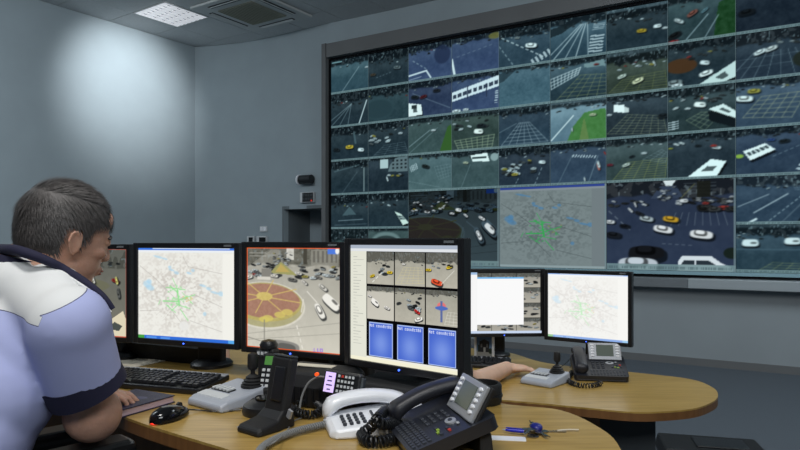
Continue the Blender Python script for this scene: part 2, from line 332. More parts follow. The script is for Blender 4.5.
def city_map(W, H, seed, dark=False, asp=1.25, bars=True):
    s = Img(W, H, (236,235,228), (238,237,230), seed, asp)
    if dark: s.a[:] = (118,132,134)
    cx, cy = .42, .5
    r = np.hypot((s.U-cx)/.46, (s.V-cy)/.44); f = s.field(60, 60)*.6+s.field(24, 24)*.4
    m = np.clip(1.4-r, 0, 1)*np.clip((f-.42)*4, 0, 1); s.put(m*(s.U < .87), (186,178,170) if not dark else (78,90,92), .55)
    R = s.rd
    for i in range(34):
        a = R.uniform(0, 2*PI); rr = R.uniform(.05, .25); x, y = cx+rr*math.cos(a), cy+rr*math.sin(a); r2 = rr+R.uniform(.05, .22)
        s.line((x, y), (cx+r2*math.cos(a+.15)*.9, cy+r2*math.sin(a+.15)), .004, (190,186,180) if not dark else (84,94,96), .35)
    for p, q in (((.02,.2),(.2,.35)), ((.48,.1),(.53,.2)), ((.53,.2),(.87,.27)), ((.02,.7),(.25,.68)), ((.2,.35),(.4,.55)), ((.6,.5),(.87,.62)), ((.55,.78),(.87,.88)), ((.3,.6),(.5,.86))): s.line(p, q, .005, (170,165,160) if not dark else (66,76,78), .6)
    B = (170,214,240) if not dark else (70,125,172)
    for x, y, rx, ry in ((.10,.40,.05,.045),(.13,.44,.05,.035),(.12,.37,.03,.03),(.22,.10,.06,.015),(.29,.12,.03,.012),(.36,.24,.035,.014),(.41,.27,.03,.02),(.34,.21,.02,.02),(.54,.27,.03,.015),(.58,.24,.02,.02),(.68,.40,.04,.015),(.74,.43,.03,.02),(.80,.47,.05,.015),(.86,.48,.03,.03),(.70,.70,.02,.025)):
        s.ell(x, y, rx*.9, ry*.85, B, .6, .2, 2, 2)
    G = (140,228,140) if not dark else (50,165,80)
    x0, y0 = .43, .54
    for p, q, w in (((.42,.46),(.44,.62),.016),((.30,.43),(.50,.45),.008),((.27,.58),(.44,.58),.012),((.42,.48),(.34,.41),.01),((.44,.56),(.60,.50),.008),((.44,.60),(.36,.68),.007),((.30,.62),(.40,.70),.007),((.44,.62),(.55,.65),.007),((.47,.48),(.58,.60),.005),((.37,.33),(.43,.47),.006),((.45,.66),(.53,.78),.008),((.24,.57),(.22,.62),.006)): s.line(p, q, w, G, .8)
    for i in range(26): a = R.uniform(0, 2*PI); rr = R.uniform(0, .15); s.ell(x0+rr*math.cos(a), y0+rr*math.sin(a)*.9, .01, .009, G, .55)
    for i in range(8): s.ell(R.uniform(.48,.6), R.uniform(.46,.58), .009, .008, (225,190,120) if not dark else (120,130,80), .7)
    if not dark: s.ell(.49, .84, .05, .05, (232,232,228), .9)
    if dark:
        s.rect(.87, 0, 1, 1, (112,124,128)); s.rect(0, 0, 1, .03, (50,70,140)); s.rect(0, .03, 1, .055, (128,140,146)); s.rect(0, .97, 1, 1, (138,156,160)); s.rect(.98, 0, 1, 1, (110,130,136)); s.rect(0,0,.012,1,(96,114,120))
    elif bars:
        s.rect(.88, .06, 1, .96, (242,241,234)); s.rect(0, 0, 1, .022, (60,120,225)); s.rect(.16,0,.95,.012,(210,225,245)); s.rect(0, .022, 1, .05, (236,240,242)); s.rect(0, .965, 1, 1, (50,110,215)); s.rect(0, .965, .07, 1, (70,160,70)); s.rect(.93, .965, 1, 1, (90,170,235))
        s.rect(.09, .972, .2, .992, (90,150,235)); s.rect(.24, .972, .34, .992, (90,150,235))
    return s

def roundabout(W, H, seed, dark=False, asp=.9):
    road = (186,182,168); s = Img(W, H, (150,148,138), (206,202,188), seed, asp); s.noise(6, 8, 8)
    s.sky(.17, (70,70,62), 0); s.rect(.44, 0, .52, .12, (196,196,188)); s.noise(26, 40, 40, (s.V < .2)*1.0)
    s.rect(.62, 0, .66, .16, (60,58,50)); s.rect(.70, .02, .98, .17, (150,148,138), .6)
    for i in range(6): s.rect(.72+i*.045, .03, .74+i*.045, .14, (84,82,76), .8)
    s.poly([(.28,.02),(.36,.02),(.42,.2),(.0,.34),(.0,.2)], (160,158,148), .5)
    s.crowd(26, .0, .36, .16, .30, .045, .07, .95); s.crowd(22, .3, .5, .05, .17, .02, .035, .95); s.crowd(26, .55, 1.0, .18, .29, .04, .07, .8)
    s.poly([(.38,.14),(.52,.24),(.55,.27),(.26,.25)], (148,146,86)); s.poly([(.38,.16),(.48,.24),(.32,.24)], (190,160,80), .8)
    s.rect(.17, .21, .28, .30, (120,118,112)); s.rect(.12, .29, .27, .32, (210,206,196))
    s.car(.31,.28,.08,.1,(225,222,212)); s.car(.50,.31,.09,.15,(90,90,88)); s.car(.63,.335,.07,.7,(215,212,204)); s.car(.57,.25,.07,.2,(214,212,204)); s.car(.77,.28,.07,.3,(110,108,104))
    s.ell(.20, .575, .44, .235, (214,210,196)); s.ell(.20, .570, .42, .222, (168,162,118)); s.noise(10, 40, 40, (s.V > .3)*(s.U < .65)*.8)
    s.ell(.20, .545, .40, .19, (178,164,92)); s.ell(.20, .53, .385, .17, (158,112,92))
    for a in np.arange(0, 2*PI, PI/4): s.line((.20, .49), (.20+.40*math.cos(a+.25), .49+.17*math.sin(a+.25)), .010, (206,178,96))
    s.ell(.20, .485, .09, .042, (206,182,100)); s.noise(12, 60, 60, ((s.U-.2)**2/.16+(s.V-.54)**2/.04 < 1)*1.0)
    for x, y in ((.24,.70),(.45,.63),(.37,.66),(.20,.715)): s.ell(x, y, .06, .03, (210,194,92), .8)
    s.line((.62,.5),(.6,.62),.012,(222,218,206)); s.line((.0,.90),(.2,.94),.008,(120,118,110)); s.line((.0,.87),(1.,.70),.004,(120,118,110),.8); s.line((.0,.93),(1,.80),.004,(120,118,110),.8); s.line((.2,.72),(.2,.98),.012,(120,118,110),.8)
    s.dash((.55,.75),(.62,1.0),.012,(228,225,214),4); s.line((.66,.42),(.76,.52),.01,(225,222,212))
    s.car(.82,.375,.10,.7,(206,204,196)); s.car(.90,.52,.20,.75,(240,238,230),'van'); s.car(.79,.60,.17,1.1,(236,234,226)); s.car(.02,.30,.09,-.2,(220,218,210))
    s.ell(.42, .97, .16, .06, (128,126,122), 1, .1, 3); s.ell(.44, .985, .1, .05, (80,80,78), 1, .1, 3)
    s.text('110', .72, .955, .009, (150,110,220)); s.rect(.87,.01,.98,.06,(60,110,220)); s.ell(.965,.03,.02,.03,(245,245,240))
    for i in range(2): s.rect(.03, .05+i*.03, .22, .06+i*.03, (190,190,184), .5)
    if dark:
        s.a = s.a*np.array([.26,.34,.40])[None,None]; s.put(((s.U-.2)**2/.16+(s.V-.54)**2/.035 < 1)*1.0, (38,36,34), .55)
        for c in ((.9,.52,.12,.75,'van'),(.79,.60,.10,1.1,'car'),(.02+.2,.28,.06,.1,'car'),(.5,.31,.05,.1,'car'),(.65,.34,.05,.6,'car'),(.57,.27,.06,.2,'van'),(.82,.38,.07,.5,'car')): s.car(c[0],c[1],c[2],c[3],W_,c[4])
        s.crowd(34, .05, .45, .08, .27, .02, .035, 1); s.strip()
    else:
        s.soft(.12, (230,226,212))
        for r in ((0,0,1,.012),(0,.988,1,1),(0,0,.012,1),(.988,0,1,1)): s.rect(*r, (226,92,40))
    return s

def street(seed, W=80, H=60, top=(42,58,68), bot=(50,68,80), sky=.2, nb=10, light=0, c=(14,20,24)):
    s = Img(W, H, top, bot, seed); s.cs = .84; s.put(np.exp(-((s.V-sky*1.3)/.2)**2), tuple(min(255, q+26) for q in top), .5); s.noise(9, 10, 8); s.noise(5, 40, 30); s.sky(sky, c, nb, light); return s
def tiles():
    T = {}; D = dict(top=(30,40,46), bot=(34,46,54)); Bl = dict(top=(46,58,84), bot=(56,68,98)); G = dict(top=(48,62,62), bot=(58,74,74))
    s = street(1, top=(52,72,80), bot=(44,64,74), nb=6); s.line((.3,.95),(.75,.3),.012,LN,.8); s.poly([(.05,.3),(.4,.25),(.2,.5)], (62,82,90), .6); s.car(.95,.35,.1); s.rect(.02,.05,.3,.09,(110,140,146)); T[0,5] = s
    s = street(2, **D, sky=.3); s.car(.72,.5,.2,.1,(90,100,104)); s.car(.12,.6,.16,0,(70,60,50)); s.dash((.2,.7),(.6,.6),.01,LN,5,.5); T[1,5] = s
    s = street(3, **Bl, sky=.22); s.line((.0,.80),(.42,.72),.03,W_); s.line((.42,.72),(.52,.92),.03,W_); s.line((0,.92),(.3,.86),.012,W_,.7); s.dash((.1,.4),(.45,.7),.012,LN,4); s.ell(.78,.35,.18,.25,(34,42,66),.8,soft=6); T[2,5] = s
    s = street(4, **Bl, sky=.16); s.line((0,.55),(.06,.95),.05,W_); s.dash((.1,.5),(.9,.3),.01,LN,7,.5); s.ell(.92,.1,.14,.08,(120,110,50),.7); T[3,5] = s
    s = street(5, top=(40,56,68), bot=(44,60,72), sky=.24); s.dash((.05,.2),(.9,.85),.014,W_,9); s.car(.63,.5,.26,.15,(215,224,226)); s.car(.36,.26,.12,.1,(120,128,130)); s.zebra((.62,.86),(1.0,.62),.06,.14,5); s.dash((0,.4),(.3,.95),.012,LN,5); s.car(.8,.24,.1,0,K_); T[4,5] = s
    s = street(6, top=(56,76,88), bot=(40,58,70), sky=.2); s.poly([(0,.2),(.55,.1),(.2,.35),(0,.4)],(24,32,36),.8)
    for i, x in enumerate((-.15,.02,.25,.45,.68)): s.line((.55+.03*i,.2),(x,1.0),.012+.004*(i % 2),W_,.75)
    s.zebra((.72,.5),(.68,.92),.24,.02,6); s.zebra((.78,.24),(.74,.40),.2,.01,4,al=.6); T[5,5] = s
    s = street(7, **D, sky=.26, light=.4); s.car(.58,.58,.18,.05,(170,140,40)); s.car(.83,.54,.14,0,W_,'van'); s.car(.95,.6,.1,0,W_); s.crowd(5,.1,.8,.28,.4,.05,.08); T[6,5] = s
    s = street(8, top=(46,62,66), bot=(40,54,58), sky=.16); s.poly([(.75,.25),(1,.1),(1,1),(.68,.95)], (30,60,34)); s.noise(14,20,20,(s.U>.7)*1.0); s.line((.28,.93),(.6,.45),.012,LN); s.line((.55,.95),(.75,.5),.01,LN); s.car(.17,.5,.18,.5,(180,190,192)); s.car(.37,.38,.2,-.5,(120,70,60)); s.car(.55,.36,.13,-.6,(90,120,130)); s.car(.1,.8,.24,-.4,(24,26,28)); s.car(.08,.95,.2,-.1,(130,36,40)); T[7,5] = s
    s = street(9, top=(28,36,46), bot=(30,38,48), sky=.1, nb=4); s.car(.92,.30,.24,-.1,(200,210,212)); s.car(.62,.27,.3,-.2,(62,72,78)); s.car(.15,.55,.26,-.1,(22,26,30)); s.crowd(8,.1,.7,.05,.18,.06,.1); T[8,5] = s
    s = street(10, **D, sky=.3)
    for x in (-.3,-.05,.2,.45): s.line((.55,.35),(x,1.),.01,LN,.7)
    s.line((.95,.3),(.75,.95),.022,W_); s.crowd(6,.1,.8,.25,.4,.05,.08); T[0,4] = s
    s = street(11, top=(36,52,58), bot=(40,56,62), sky=.26, nb=12); s.ell(.25,.6,.4,.3,(48,66,72),.7,soft=5); s.ell(.25,.6,.36,.26,(40,56,62),.9,soft=5); T[1,4] = s
    s = street(12, top=(36,44,66), bot=(46,56,80), sky=.2); s.line((.1,.3),(.95,.8),.01,LN,.6); s.car(.15,.4,.2,.1,K_); s.car(.35,.42,.18,-.2,(80,30,34)); s.car(.65,.3,.18,0,(34,36,42)); s.bus([(.0,.55),(.3,.62),(.33,.9),(.0,.92)], (220,226,226)); s.rect(.08,.62,.2,.72,(40,46,50)); T[2,4] = s
    s = street(13, **Bl, sky=.16); s.poly([(0,.42),(1,.12),(1,.4),(0,.66)],(205,214,220)); 
    for i in range(9): x = .02+i*.11; s.poly([(x,.50-.27*x),(x+.08,.48-.27*x),(x+.08,.58-.27*x),(x,.60-.27*x)], (50,58,74))
    for x in (.34,.74): s.line((x,.3),(x,.62),.02,(40,46,66))
    s.car(.1,.92,.22,0,W_); s.car(.3,.9,.14,0,W_); s.zebra((.92,.5),(.9,.85),.06,0,6); T[3,4] = s
    s = street(14, top=(58,80,92), bot=(66,90,102), sky=.1, nb=10); s.noise(10, 30, 30); s.poly([(0,.1),(.35,.05),(.1,.3),(0,.35)],(30,40,46),.6); T[4,4] = s
    s = street(15, top=(56,74,84), bot=(34,48,56), sky=.16); s.poly([(.6,.16),(.95,.1),(.98,.26),(.62,.24)],(110,130,134)); s.hatch([(.0,.42),(.55,.22),(.5,.38),(.02,.66)],8,3,W_,.014,.7); s.hatch([(.1,.95),(.55,.4),(1.,.45),(1.,.98)],6,5,(140,140,90),.008,.6); s.car(.82,.2,.09,0,(120,40,40)); T[5,4] = s
    s = street(16, top=(50,58,50), bot=(46,54,48), sky=.3, light=.3); s.hatch([(.05,.9),(.3,.6),(.95,.55),(.98,.92)],6,4,(130,130,70),.008,.45); s.car(.26,.56,.17,-.3,(190,200,190)); s.car(.52,.70,.22,-.35,(206,206,170)); s.car(.78,.36,.10,1.2,W_); s.crowd(8,.2,.85,.28,.42,.05,.09); T[6,4] = s
    s = street(17, **D, sky=.18); s.ell(.2,.5,.24,.16,(74,46,26),.9,soft=8); s.car(.55,.5,.16,.2,W_,'van'); s.car(.57,.72,.24,-.25,(220,226,226)); s.car(.70,.80,.2,-.3,(150,160,162)); s.car(.1,.85,.28,-.05,(110,120,122)); s.car(.14,.92,.2,0,W_); s.crowd(8,.1,.9,.25,.38,.06,.1,.4); s.bus([(.45,.96),(1.0,.52),(1.0,.86),(.8,.96)],(190,206,204)); T[7,4] = s
    s = street(18, top=(34,44,54), bot=(40,50,62), sky=.24, c=(22,26,30)); 
    for i in range(9): s.line((.25+.09*i,.42),(-.15+.19*i,.98),.006,LN,.55)
    s.line((0,.55),(1,.5),.006,LN,.3); s.line((0,.72),(1,.68),.006,LN,.3); s.car(.33,.42,.2,-.35,W_); s.car(.48,.38,.2,-.3,(190,196,196)); s.crowd(6,.5,1,.22,.32,.06,.1); s.ell(.92,.66,.16,.16,(34,38,32),.9,soft=6); T[8,4] = s
    s = street(19, **D, sky=.25); s.car(.5,.6,.24,0,Y_); s.car(.8,.72,.18,.1,W_,'van'); s.car(.15,.65,.2,.1,K_); s.line((.62,.2),(.66,.5),.05,(90,110,116),.5); T[0,3] = s
    s = street(20, **D, sky=.2); s.crowd(12,.05,.6,.3,.6,.10,.13,1); s.hatch([(.1,.95),(.4,.65),(.9,.6),(.98,.9)],5,3,LN,.006,.4); s.car(.8,.35,.12); T[1,3] = s
    s = street(21, **G, sky=.16); s.poly([(.72,.95),(.9,.3),(.98,.25),(1,.95)],(52,84,38)); s.line((.02,.75),(.5,.35),.014,LN,.7); s.line((.0,.95),(.68,.3),.01,LN,.5); s.car(.58,.36,.12,0,W_); T[2,3] = s
    s = street(22, top=(46,58,54), bot=(50,62,60), sky=.14); s.crowd(10,.05,.8,.2,.45,.08,.12); s.hatch([(.06,.7),(.9,.62),(.85,.93),(.15,.95)],7,4,(150,160,130),.012,.7); s.car(.57,.52,.22,.1,(225,230,225),'van'); s.car(.62,.36,.2,0,K_); T[3,3] = s
    s = street(23, top=(34,46,58), bot=(46,62,76), sky=.2, light=.2); s.hatch([(.05,.92),(.4,.4),(.6,.4),(.95,.9)],6,6,W_,.008,.5); s.line((0,.6),(.35,.4),.01,LN,.5); T[4,3] = s
    s = street(24, top=(100,122,134), bot=(80,102,116), sky=.18, nb=14, light=.4); s.poly([(.3,.98),(.42,.6),(.62,.3),(.98,.24),(1,.95)],(66,110,56)); s.noise(10,20,16,(s.U>.4)*1.0); s.poly([(.52,.98),(.6,.45),(.62,.45),(.7,.98)],(110,120,70),.6); s.line((.02,.9),(.42,.35),.02,W_); s.car(.76,.37,.13,0,(190,196,160)); s.car(.4,.68,.07,1.4,W_); T[5,3] = s
    s = street(25, top=(40,50,58), bot=(36,44,50), sky=.14, nb=14); s.hatch([(.02,.85),(.35,.45),(.92,.55),(.98,.95)],7,7,(130,130,100),.008,.6); s.poly([(.12,.2),(.3,.22),(.3,.4),(.12,.36)],(225,232,232)); s.poly([(.3,.26),(.37,.3),(.37,.4),(.3,.4)],(190,196,196)); s.car(.05,.42,.1,0,W_); s.car(.92,.55,.2,0,K_); T[6,3] = s
    s = street(26, top=(42,54,58), bot=(38,50,52), sky=.2); s.car(.48,.4,.2,.15,(226,232,230),'van'); s.car(.3,.45,.1,0,W_); s.car(.12,.42,.1,-.3,W_); s.hatch([(.28,.7),(.5,.55),(.8,.6),(.55,.95)],4,4,(130,140,110),.008,.6); s.zebra((.0,.72),(.0,.92),.16,-.03,4); s.bus([(.6,.5),(.82,.42),(1,.6),(1,.75)],(210,222,220)); s.poly([(.6,.54),(1,.78),(1,.95),(.62,.75)],(20,26,30)); s.crowd(10,.2,.9,.2,.34,.06,.1,.5); T[7,3] = s
    s = street(27, top=(54,68,84), bot=(50,64,80), sky=.16, nb=14); s.hatch([(.1,.75),(.35,.35),(.95,.32),(.75,.82)],5,5,(150,150,120),.01,.6); s.car(.12,.36,.28,.1,(210,220,220)); s.car(.25,.22,.2,0,(150,140,60)); T[8,3] = s
    s = street(28, **D, sky=.24); s.line((.1,.3),(.75,.15),.03,(80,96,102),.6); s.line((.88,.25),(.88,.9),.03,(140,150,150),.7); s.line((.3,.95),(.7,.35),.008,LN,.4); T[0,2] = s
    s = street(29, top=(36,46,54), bot=(30,40,48), sky=.1); s.rect(.3,.05,.5,.3,(170,184,186)); s.poly([(.55,.2),(.68,.03),(.98,.0),(.98,.42),(.5,.4)],(92,104,108))
    for i in range(4):
        for j in range(3): s.rect(.6+i*.1,.08+j*.1,.65+i*.1,.13+j*.1,(34,40,44))
    s.car(.48,.6,.12,1.2,W_); s.car(.52,.5,.1,0,W_); s.crowd(4,.6,.95,.45,.55,.08,.1); T[1,2] = s
    s = street(30, top=(66,84,88), bot=(74,92,94), sky=.1); s.car(.4,.32,.2,.25,(34,40,40)); s.zebra((.03,.3),(.2,.2),.04,.16,5); s.line((.0,.7),(.9,.95),.006,LN,.5); s.hatch([(.6,.35),(.95,.3),(.98,.6),(.7,.7)],5,4,LN,.006,.35); T[2,2] = s
    s = street(31, top=(52,66,68), bot=(60,76,78), sky=.14); s.poly([(.4,.12),(.75,.08),(.8,.3),(.45,.28)],(222,230,228)); s.rect(.44,.16,.74,.22,(50,60,62)); s.ell(.9,.2,.08,.1,(150,166,166),.8); s.line((.2,.95),(.4,.35),.008,LN,.5); s.car(.3,.3,.13,.1,(180,186,160)); T[3,2] = s
    s = street(32, top=(34,42,52), bot=(40,50,62), sky=.22, light=.0); s.crowd(24,.02,.7,.35,.68,.08,.15,1); s.car(.84,.42,.14,.1,W_,'van'); s.dash((.7,.95),(.85,.5),.01,LN,4); s.dash((.3,.98),(.4,.75),.01,LN,3); T[4,2] = s
    s = street(33, top=(40,52,68), bot=(52,66,84), sky=.18); s.zebra((.42,.28),(.85,.34),-.03,.06,9); s.line((.15,.95),(.4,.3),.008,LN,.5); s.line((.68,.98),(.85,.35),.01,LN,.6); s.car(.86,.6,.14,1.3,(230,120,100)); s.car(.86,.55,.14,1.3,W_); s.car(.62,.88,.08,1.4,W_); s.car(.97,.3,.07,1,R_); T[5,2] = s
    s = street(34, top=(54,66,68), bot=(50,62,62), sky=.16); s.hatch([(.1,.95),(.35,.55),(.98,.5),(.95,.92)],8,5,(140,140,70),.008,.55); s.hatch([(.6,.5),(.9,.3),(1,.4),(.95,.6)],5,3,LN,.006,.4); s.car(.33,.6,.15,-.3,(190,200,190)); s.car(.42,.42,.1,-.3,K_); s.car(.06,.58,.12,0,(110,40,50)); s.car(.62,.36,.1,0,W_); T[6,2] = s
    s = street(35, top=(34,44,52), bot=(38,48,56), sky=.16); s.bus([(.28,.96),(.64,.58),(.86,.64),(.72,.96)],(220,232,232)); s.car(.72,.34,.15,.15,W_); s.car(.68,.3,.1,0,R_); s.car(.13,.22,.1,.3,W_); s.car(.21,.2,.1,.3,W_); s.car(.45,.28,.1,0,K_); s.car(.04,.3,.08,0,(150,150,60)); T[7,2] = s
    s = street(36, top=(44,56,74), bot=(42,54,70), sky=.16, nb=12); s.bus([(.1,.46),(.4,.32),(.54,.46),(.2,.66)],(222,230,230),False,True); s.dash((.5,.6),(.95,.35),.008,LN,6,.6); s.zebra((.95,.55),(.78,.92),.22,.06,5); s.ell(.05,.56,.06,.04,(130,160,60)); s.car(.48,.26,.12,0,(50,70,120)); s.car(.65,.3,.16,-.1,K_); T[8,2] = s
    s = street(37, **D, sky=.3); s.poly([(.3,.6),(.5,.35),(.68,.58)],(66,82,88)); s.line((.2,.75),(.85,.72),.014,LN,.7); s.line((.1,.88),(.95,.85),.01,LN,.4); T[0,1] = s
    s = street(38, **D, sky=.24, nb=6); s.bus([(.66,.52),(.82,.6),(1,.85),(.86,.9)],(200,214,204),False,True); s.crowd(3,.2,.7,.3,.4,.08,.1); T[1,1] = s
    s = street(39, **G, sky=.4, light=0); s.crowd(3,.2,.8,.5,.7,.1,.12); T[0,0] = s
    s = street(40, **G, sky=.1, nb=0); s.ell(.45,.35,.36,.25,(110,126,126),.8,soft=6); s.ell(.45,.38,.3,.18,(40,50,50),.9,soft=6); s.ell(.15,.4,.04,.07,W_); T[1,0] = s
    s = street(41, top=(40,54,70), bot=(46,60,76), sky=.22, nb=8, c=(24,30,36)); s.line((.03,.62),(.45,.38),.01,W_,.7); s.line((.25,.75),(.7,.38),.014,W_,.8); s.line((.15,.98),(.28,.88),.03,W_); s.dash((.4,.98),(.9,.4),.01,LN,9); s.line((.6,.98),(1.,.4),.014,(80,92,104)); s.poly([(1,.5),(1,1),(.8,1)],(20,28,36),.8); s.hatch([(.75,.2),(1,.25),(1,.35),(.8,.3)],5,2,LN,.006,.3); T[8,1] = s
    s = street(42, top=(44,60,72), bot=(40,56,66), sky=.24, nb=14, light=.25); s.car(.2,.40,.27,0,W_,'van'); s.car(.76,.36,.25,0,W_,'van'); s.rect(0,.5,1,.54,(64,82,94),.7); s.hatch([(.28,.98),(.5,.78),(.9,.8),(.8,.99)],4,3,(140,140,90),.008,.5); T[8,0] = s
    for r in range(6): T[9,r] = street(60+r, sky=.2, nb=10).crowd(8, .1, .9, .3, .8, .08, .16)
    for s in T.values():
        s.soft(); s.a = (s.a-50)*1.12+52; s.a *= np.array([.96,1.03,1.03]); s.strip()
    # large pictures, two rows and two columns
    big = {}
    big[2] = roundabout(150, 110, 70, True, 1.333)
    big[4] = city_map(170, 126, 71, True, 1.333)
    s = Img(170, 126, (40,50,70), (44,56,78), 72, 1.333); s.noise(5, 14, 10); s.sky(.2, (20,24,28), 0)
    for i in range(4): s.rect(.62, .04+i*.035, .86, .05+i*.035, (70,80,86), .6)
    s.rect(.72,.02,.82,.2,(26,28,24),.9); s.poly([(.46,.0),(.56,0),(.53,.06),(.48,.06)],(215,230,232)); s.poly([(.44,.06),(.56,.06),(.62,.2),(.36,.2)],(50,62,82)); s.crowd(20,.42,.55,.05,.22,.015,.03,.9); s.crowd(30,.55,.98,.20,.27,.03,.05,.6); s.crowd(12,.0,.4,.2,.27,.03,.04,.7); s.car(.62,.235,.06,0,W_,'van'); s.crowd(8,.75,1,.27,.33,.07,.09,.5)
    s.line((.7,.05),(.6,.2),.006,(130,130,70),.6)
    for i in range(8): s.line((.56+.05*i,.36),(.52+.06*i,.5),.005,LN,.4)
    s.dash((.2,.55),(.0,.30),.008,LN,4,.5); s.line((.33,.86),(.44,.95),.012,LN,.7); s.dash((.45,.7),(.7,.72),.006,LN,5,.4)
    for a in ((.03,.45,.08,.1,W_),(.06,.60,.12,.1,(24,28,34)),(.15,.50,.08,.1,(20,24,30)),(.24,.26,.04,1.2,W_),(.2,.32,.05,.8,W_),(.33,.42,.11,.2,(160,176,180)),(.27,.36,.07,.4,(30,34,40)),(.46,.54,.15,.2,(215,222,224)),(.52,.43,.12,.15,(190,150,40)),(.75,.60,.17,.12,(215,222,224)),(.33,.80,.28,.02,(20,22,26)),(.26,.94,.32,.02,(185,196,205))): s.car(*a)
    s.poly([(.57,1),(.58,.88),(.61,.83),(.82,.83),(.90,.91),(.97,.95),(.98,1)],(215,226,232)); s.poly([(.60,.93),(.62,.88),(.70,.88),(.70,.93)],(40,50,58)); s.poly([(.71,.93),(.71,.88),(.80,.88),(.86,.93)],(40,50,58)); s.line((.58,.96),(.96,.97),.006,(120,132,140)); s.ell(.97,.8,.06,.06,(24,34,30)); s.soft(.05); s.strip(); big[6] = s
    return T, big
# ---------------------------------------------------------------- grid carrying a picture
def picture_mesh(name, img, w, h, thick=0, m2=None, x0=0, z0=0):
    # picture in the XZ plane facing -Y, lower left corner at x0,z0
    W, H = img.W, img.H
    xs = np.linspace(x0, x0+w, W); zs = np.linspace(z0, z0+h, H); X, Z = np.meshgrid(xs, zs)
    v = np.stack([X.ravel(), np.zeros(W*H), Z.ravel()], 1)
    i, j = np.meshgrid(np.arange(W-1), np.arange(H-1)); a = (j*W+i).ravel(); q = np.stack([a, a+1, a+W+1, a+W], 1)
    nb = 0
    if thick:
        e = .0004; bx = [(x0,e,z0),(x0+w,e,z0),(x0+w,e,z0+h),(x0,e,z0+h),(x0,thick,z0),(x0+w,thick,z0),(x0+w,thick,z0+h),(x0,thick,z0+h)]
        n = len(v); v = np.concatenate([v, np.array(bx)]); bf = np.array([(0,3,7,4),(1,5,6,2),(0,4,5,1),(3,2,6,7),(4,7,6,5)])+n; q = np.concatenate([q, bf]); nb = 5
    me = bpy.data.meshes.new(name); me.vertices.add(len(v)); me.vertices.foreach_set('co', v.astype(np.float32).ravel())
    me.loops.add(q.size); me.loops.foreach_set('vertex_index', q.astype(np.int32).ravel())
    me.polygons.add(len(q)); me.polygons.foreach_set('loop_start', np.arange(0, q.size, 4, dtype=np.int32)); me.polygons.foreach_set('loop_total', np.full(len(q), 4, np.int32))
    me.materials.append(M['screen']); me.materials.append(m2 or M['black'])
    mi = np.zeros(len(q), np.int32)
    if nb: mi[-nb:] = 1
    me.polygons.foreach_set('material_index', mi); me.update(calc_edges=True)
    c = img.colors()
    if nb: c = np.concatenate([c, np.tile([[0,0,0,1]], (8, 1))]).astype(np.float32)
    at = me.color_attributes.new('pic', 'FLOAT_COLOR', 'POINT'); at.data.foreach_set('color', c.ravel()); return me
def obj(name, me, parent=None):
    o = bpy.data.objects.new(name, me); COL.objects.link(o); o.parent = parent; return o

# ================================================================ THE SETTING
Uv = Vector((.569, -.3426, 0)); UW = Uv.length; U1 = Uv.normalized(); N1 = Vector((-U1.y, U1.x, 0))      # along the video wall, and away from the camera
W8 = Vector((3.532, 6.675, 0))                                                                         # column 8 of the video wall
def wallp(k): return W8+(k-8)*Uv
CZ = 4.613
# floors
mb = MB(); mb.box((0, 4.0, -.05), (16, 18, .1), M['carpet']); fl = struct(mb.build('floor'))
mb = MB(); mb.prism([(-2.6,-1.2),(1.15,-1.2),(1.15,1.75),(.2,1.95),(-1.0,2.75),(-2.6,3.4)], 0, FL1, M['carpet']); struct(mb.build('floor_platform'))
# walls: left wall straight, back wall curving into the plane of the screens
DL = Vector((.568, .823, 0)); CR = Vector((-3.46, 10.72, 0))
def slab(mb, a, b, z0, z1, t, m, side=1):
    a = Vector((a[0], a[1], 0)); b = Vector((b[0], b[1], 0)); n = (b-a).normalized(); n = Vector((-n.y, n.x, 0))*t*side
    mb.prism([a, b, b+n, a+n], z0, z1, m)
mb = MB(); slab(mb, CR-DL*15, CR+DL*.0, 0, CZ, .12, M['wall']); struct(mb.build('wall_left'))
cw = [P(195,47,10.72), P(210,46,10.66), P(225,44.5,10.578), P(240,43,10.49), P(254,41,10.37), P(269,38,10.22), P(284,34,10.04), P(300,30,9.848), P(314,27,9.70), P(327,23.5,9.552)]
cw = [Vector((p.x, p.y, 0)) for p in cw]
wEnd = wallp(12)+N1*.09
mb = MB(); rA = cw[:7]; rB = cw[9:]+[wallp(1)+N1*.10, wEnd]
def ribbon(pts, z0, z1, t, m):
    n = len(pts); nn = []
    for i in range(n):
        d = (pts[min(i+1, n-1)]-pts[max(i-1, 0)]).normalized(); nn.append(Vector((-d.y, d.x, 0))*t)
    rings = [[Vector((p.x, p.y, z0)), Vector((p.x, p.y, z1)), Vector((p.x+q.x, p.y+q.y, z1)), Vector((p.x+q.x, p.y+q.y, z0))] for p, q in zip(pts, nn)]
    mb.loft(rings, m)
NZ = P(300,209,9.86).z
ribbon(rA, 0, CZ, .1, M['wall']); ribbon(cw[6:], NZ, CZ, .1, M['wall']); ribbon(rB, 0, CZ, .1, M['wall'])
struct(mb.build('wall_back', smooth=30))
# doorway recess with its door
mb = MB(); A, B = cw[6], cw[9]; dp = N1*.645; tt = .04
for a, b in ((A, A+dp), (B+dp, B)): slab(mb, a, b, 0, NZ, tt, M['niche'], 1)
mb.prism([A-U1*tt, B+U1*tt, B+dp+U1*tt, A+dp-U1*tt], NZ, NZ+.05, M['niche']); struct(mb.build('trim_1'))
mb = MB(); mb.prism([A+dp, B+dp, B+dp+N1*.05, A+dp+N1*.05], 0, NZ, M['wall']); dr = struct(mb.build('door_1'))
mb = MB(); q = A+dp+U1*.12-N1*.03; mb.cyl((q.x, q.y, 1.0), .012, .14, M['steel'], 12); mb.cyl((q.x, q.y, 1.0), .03, .01, M['steel'], 16, Matrix.Rotation(PI/2, 3, 'X')); mb.build('door_handle', dr)
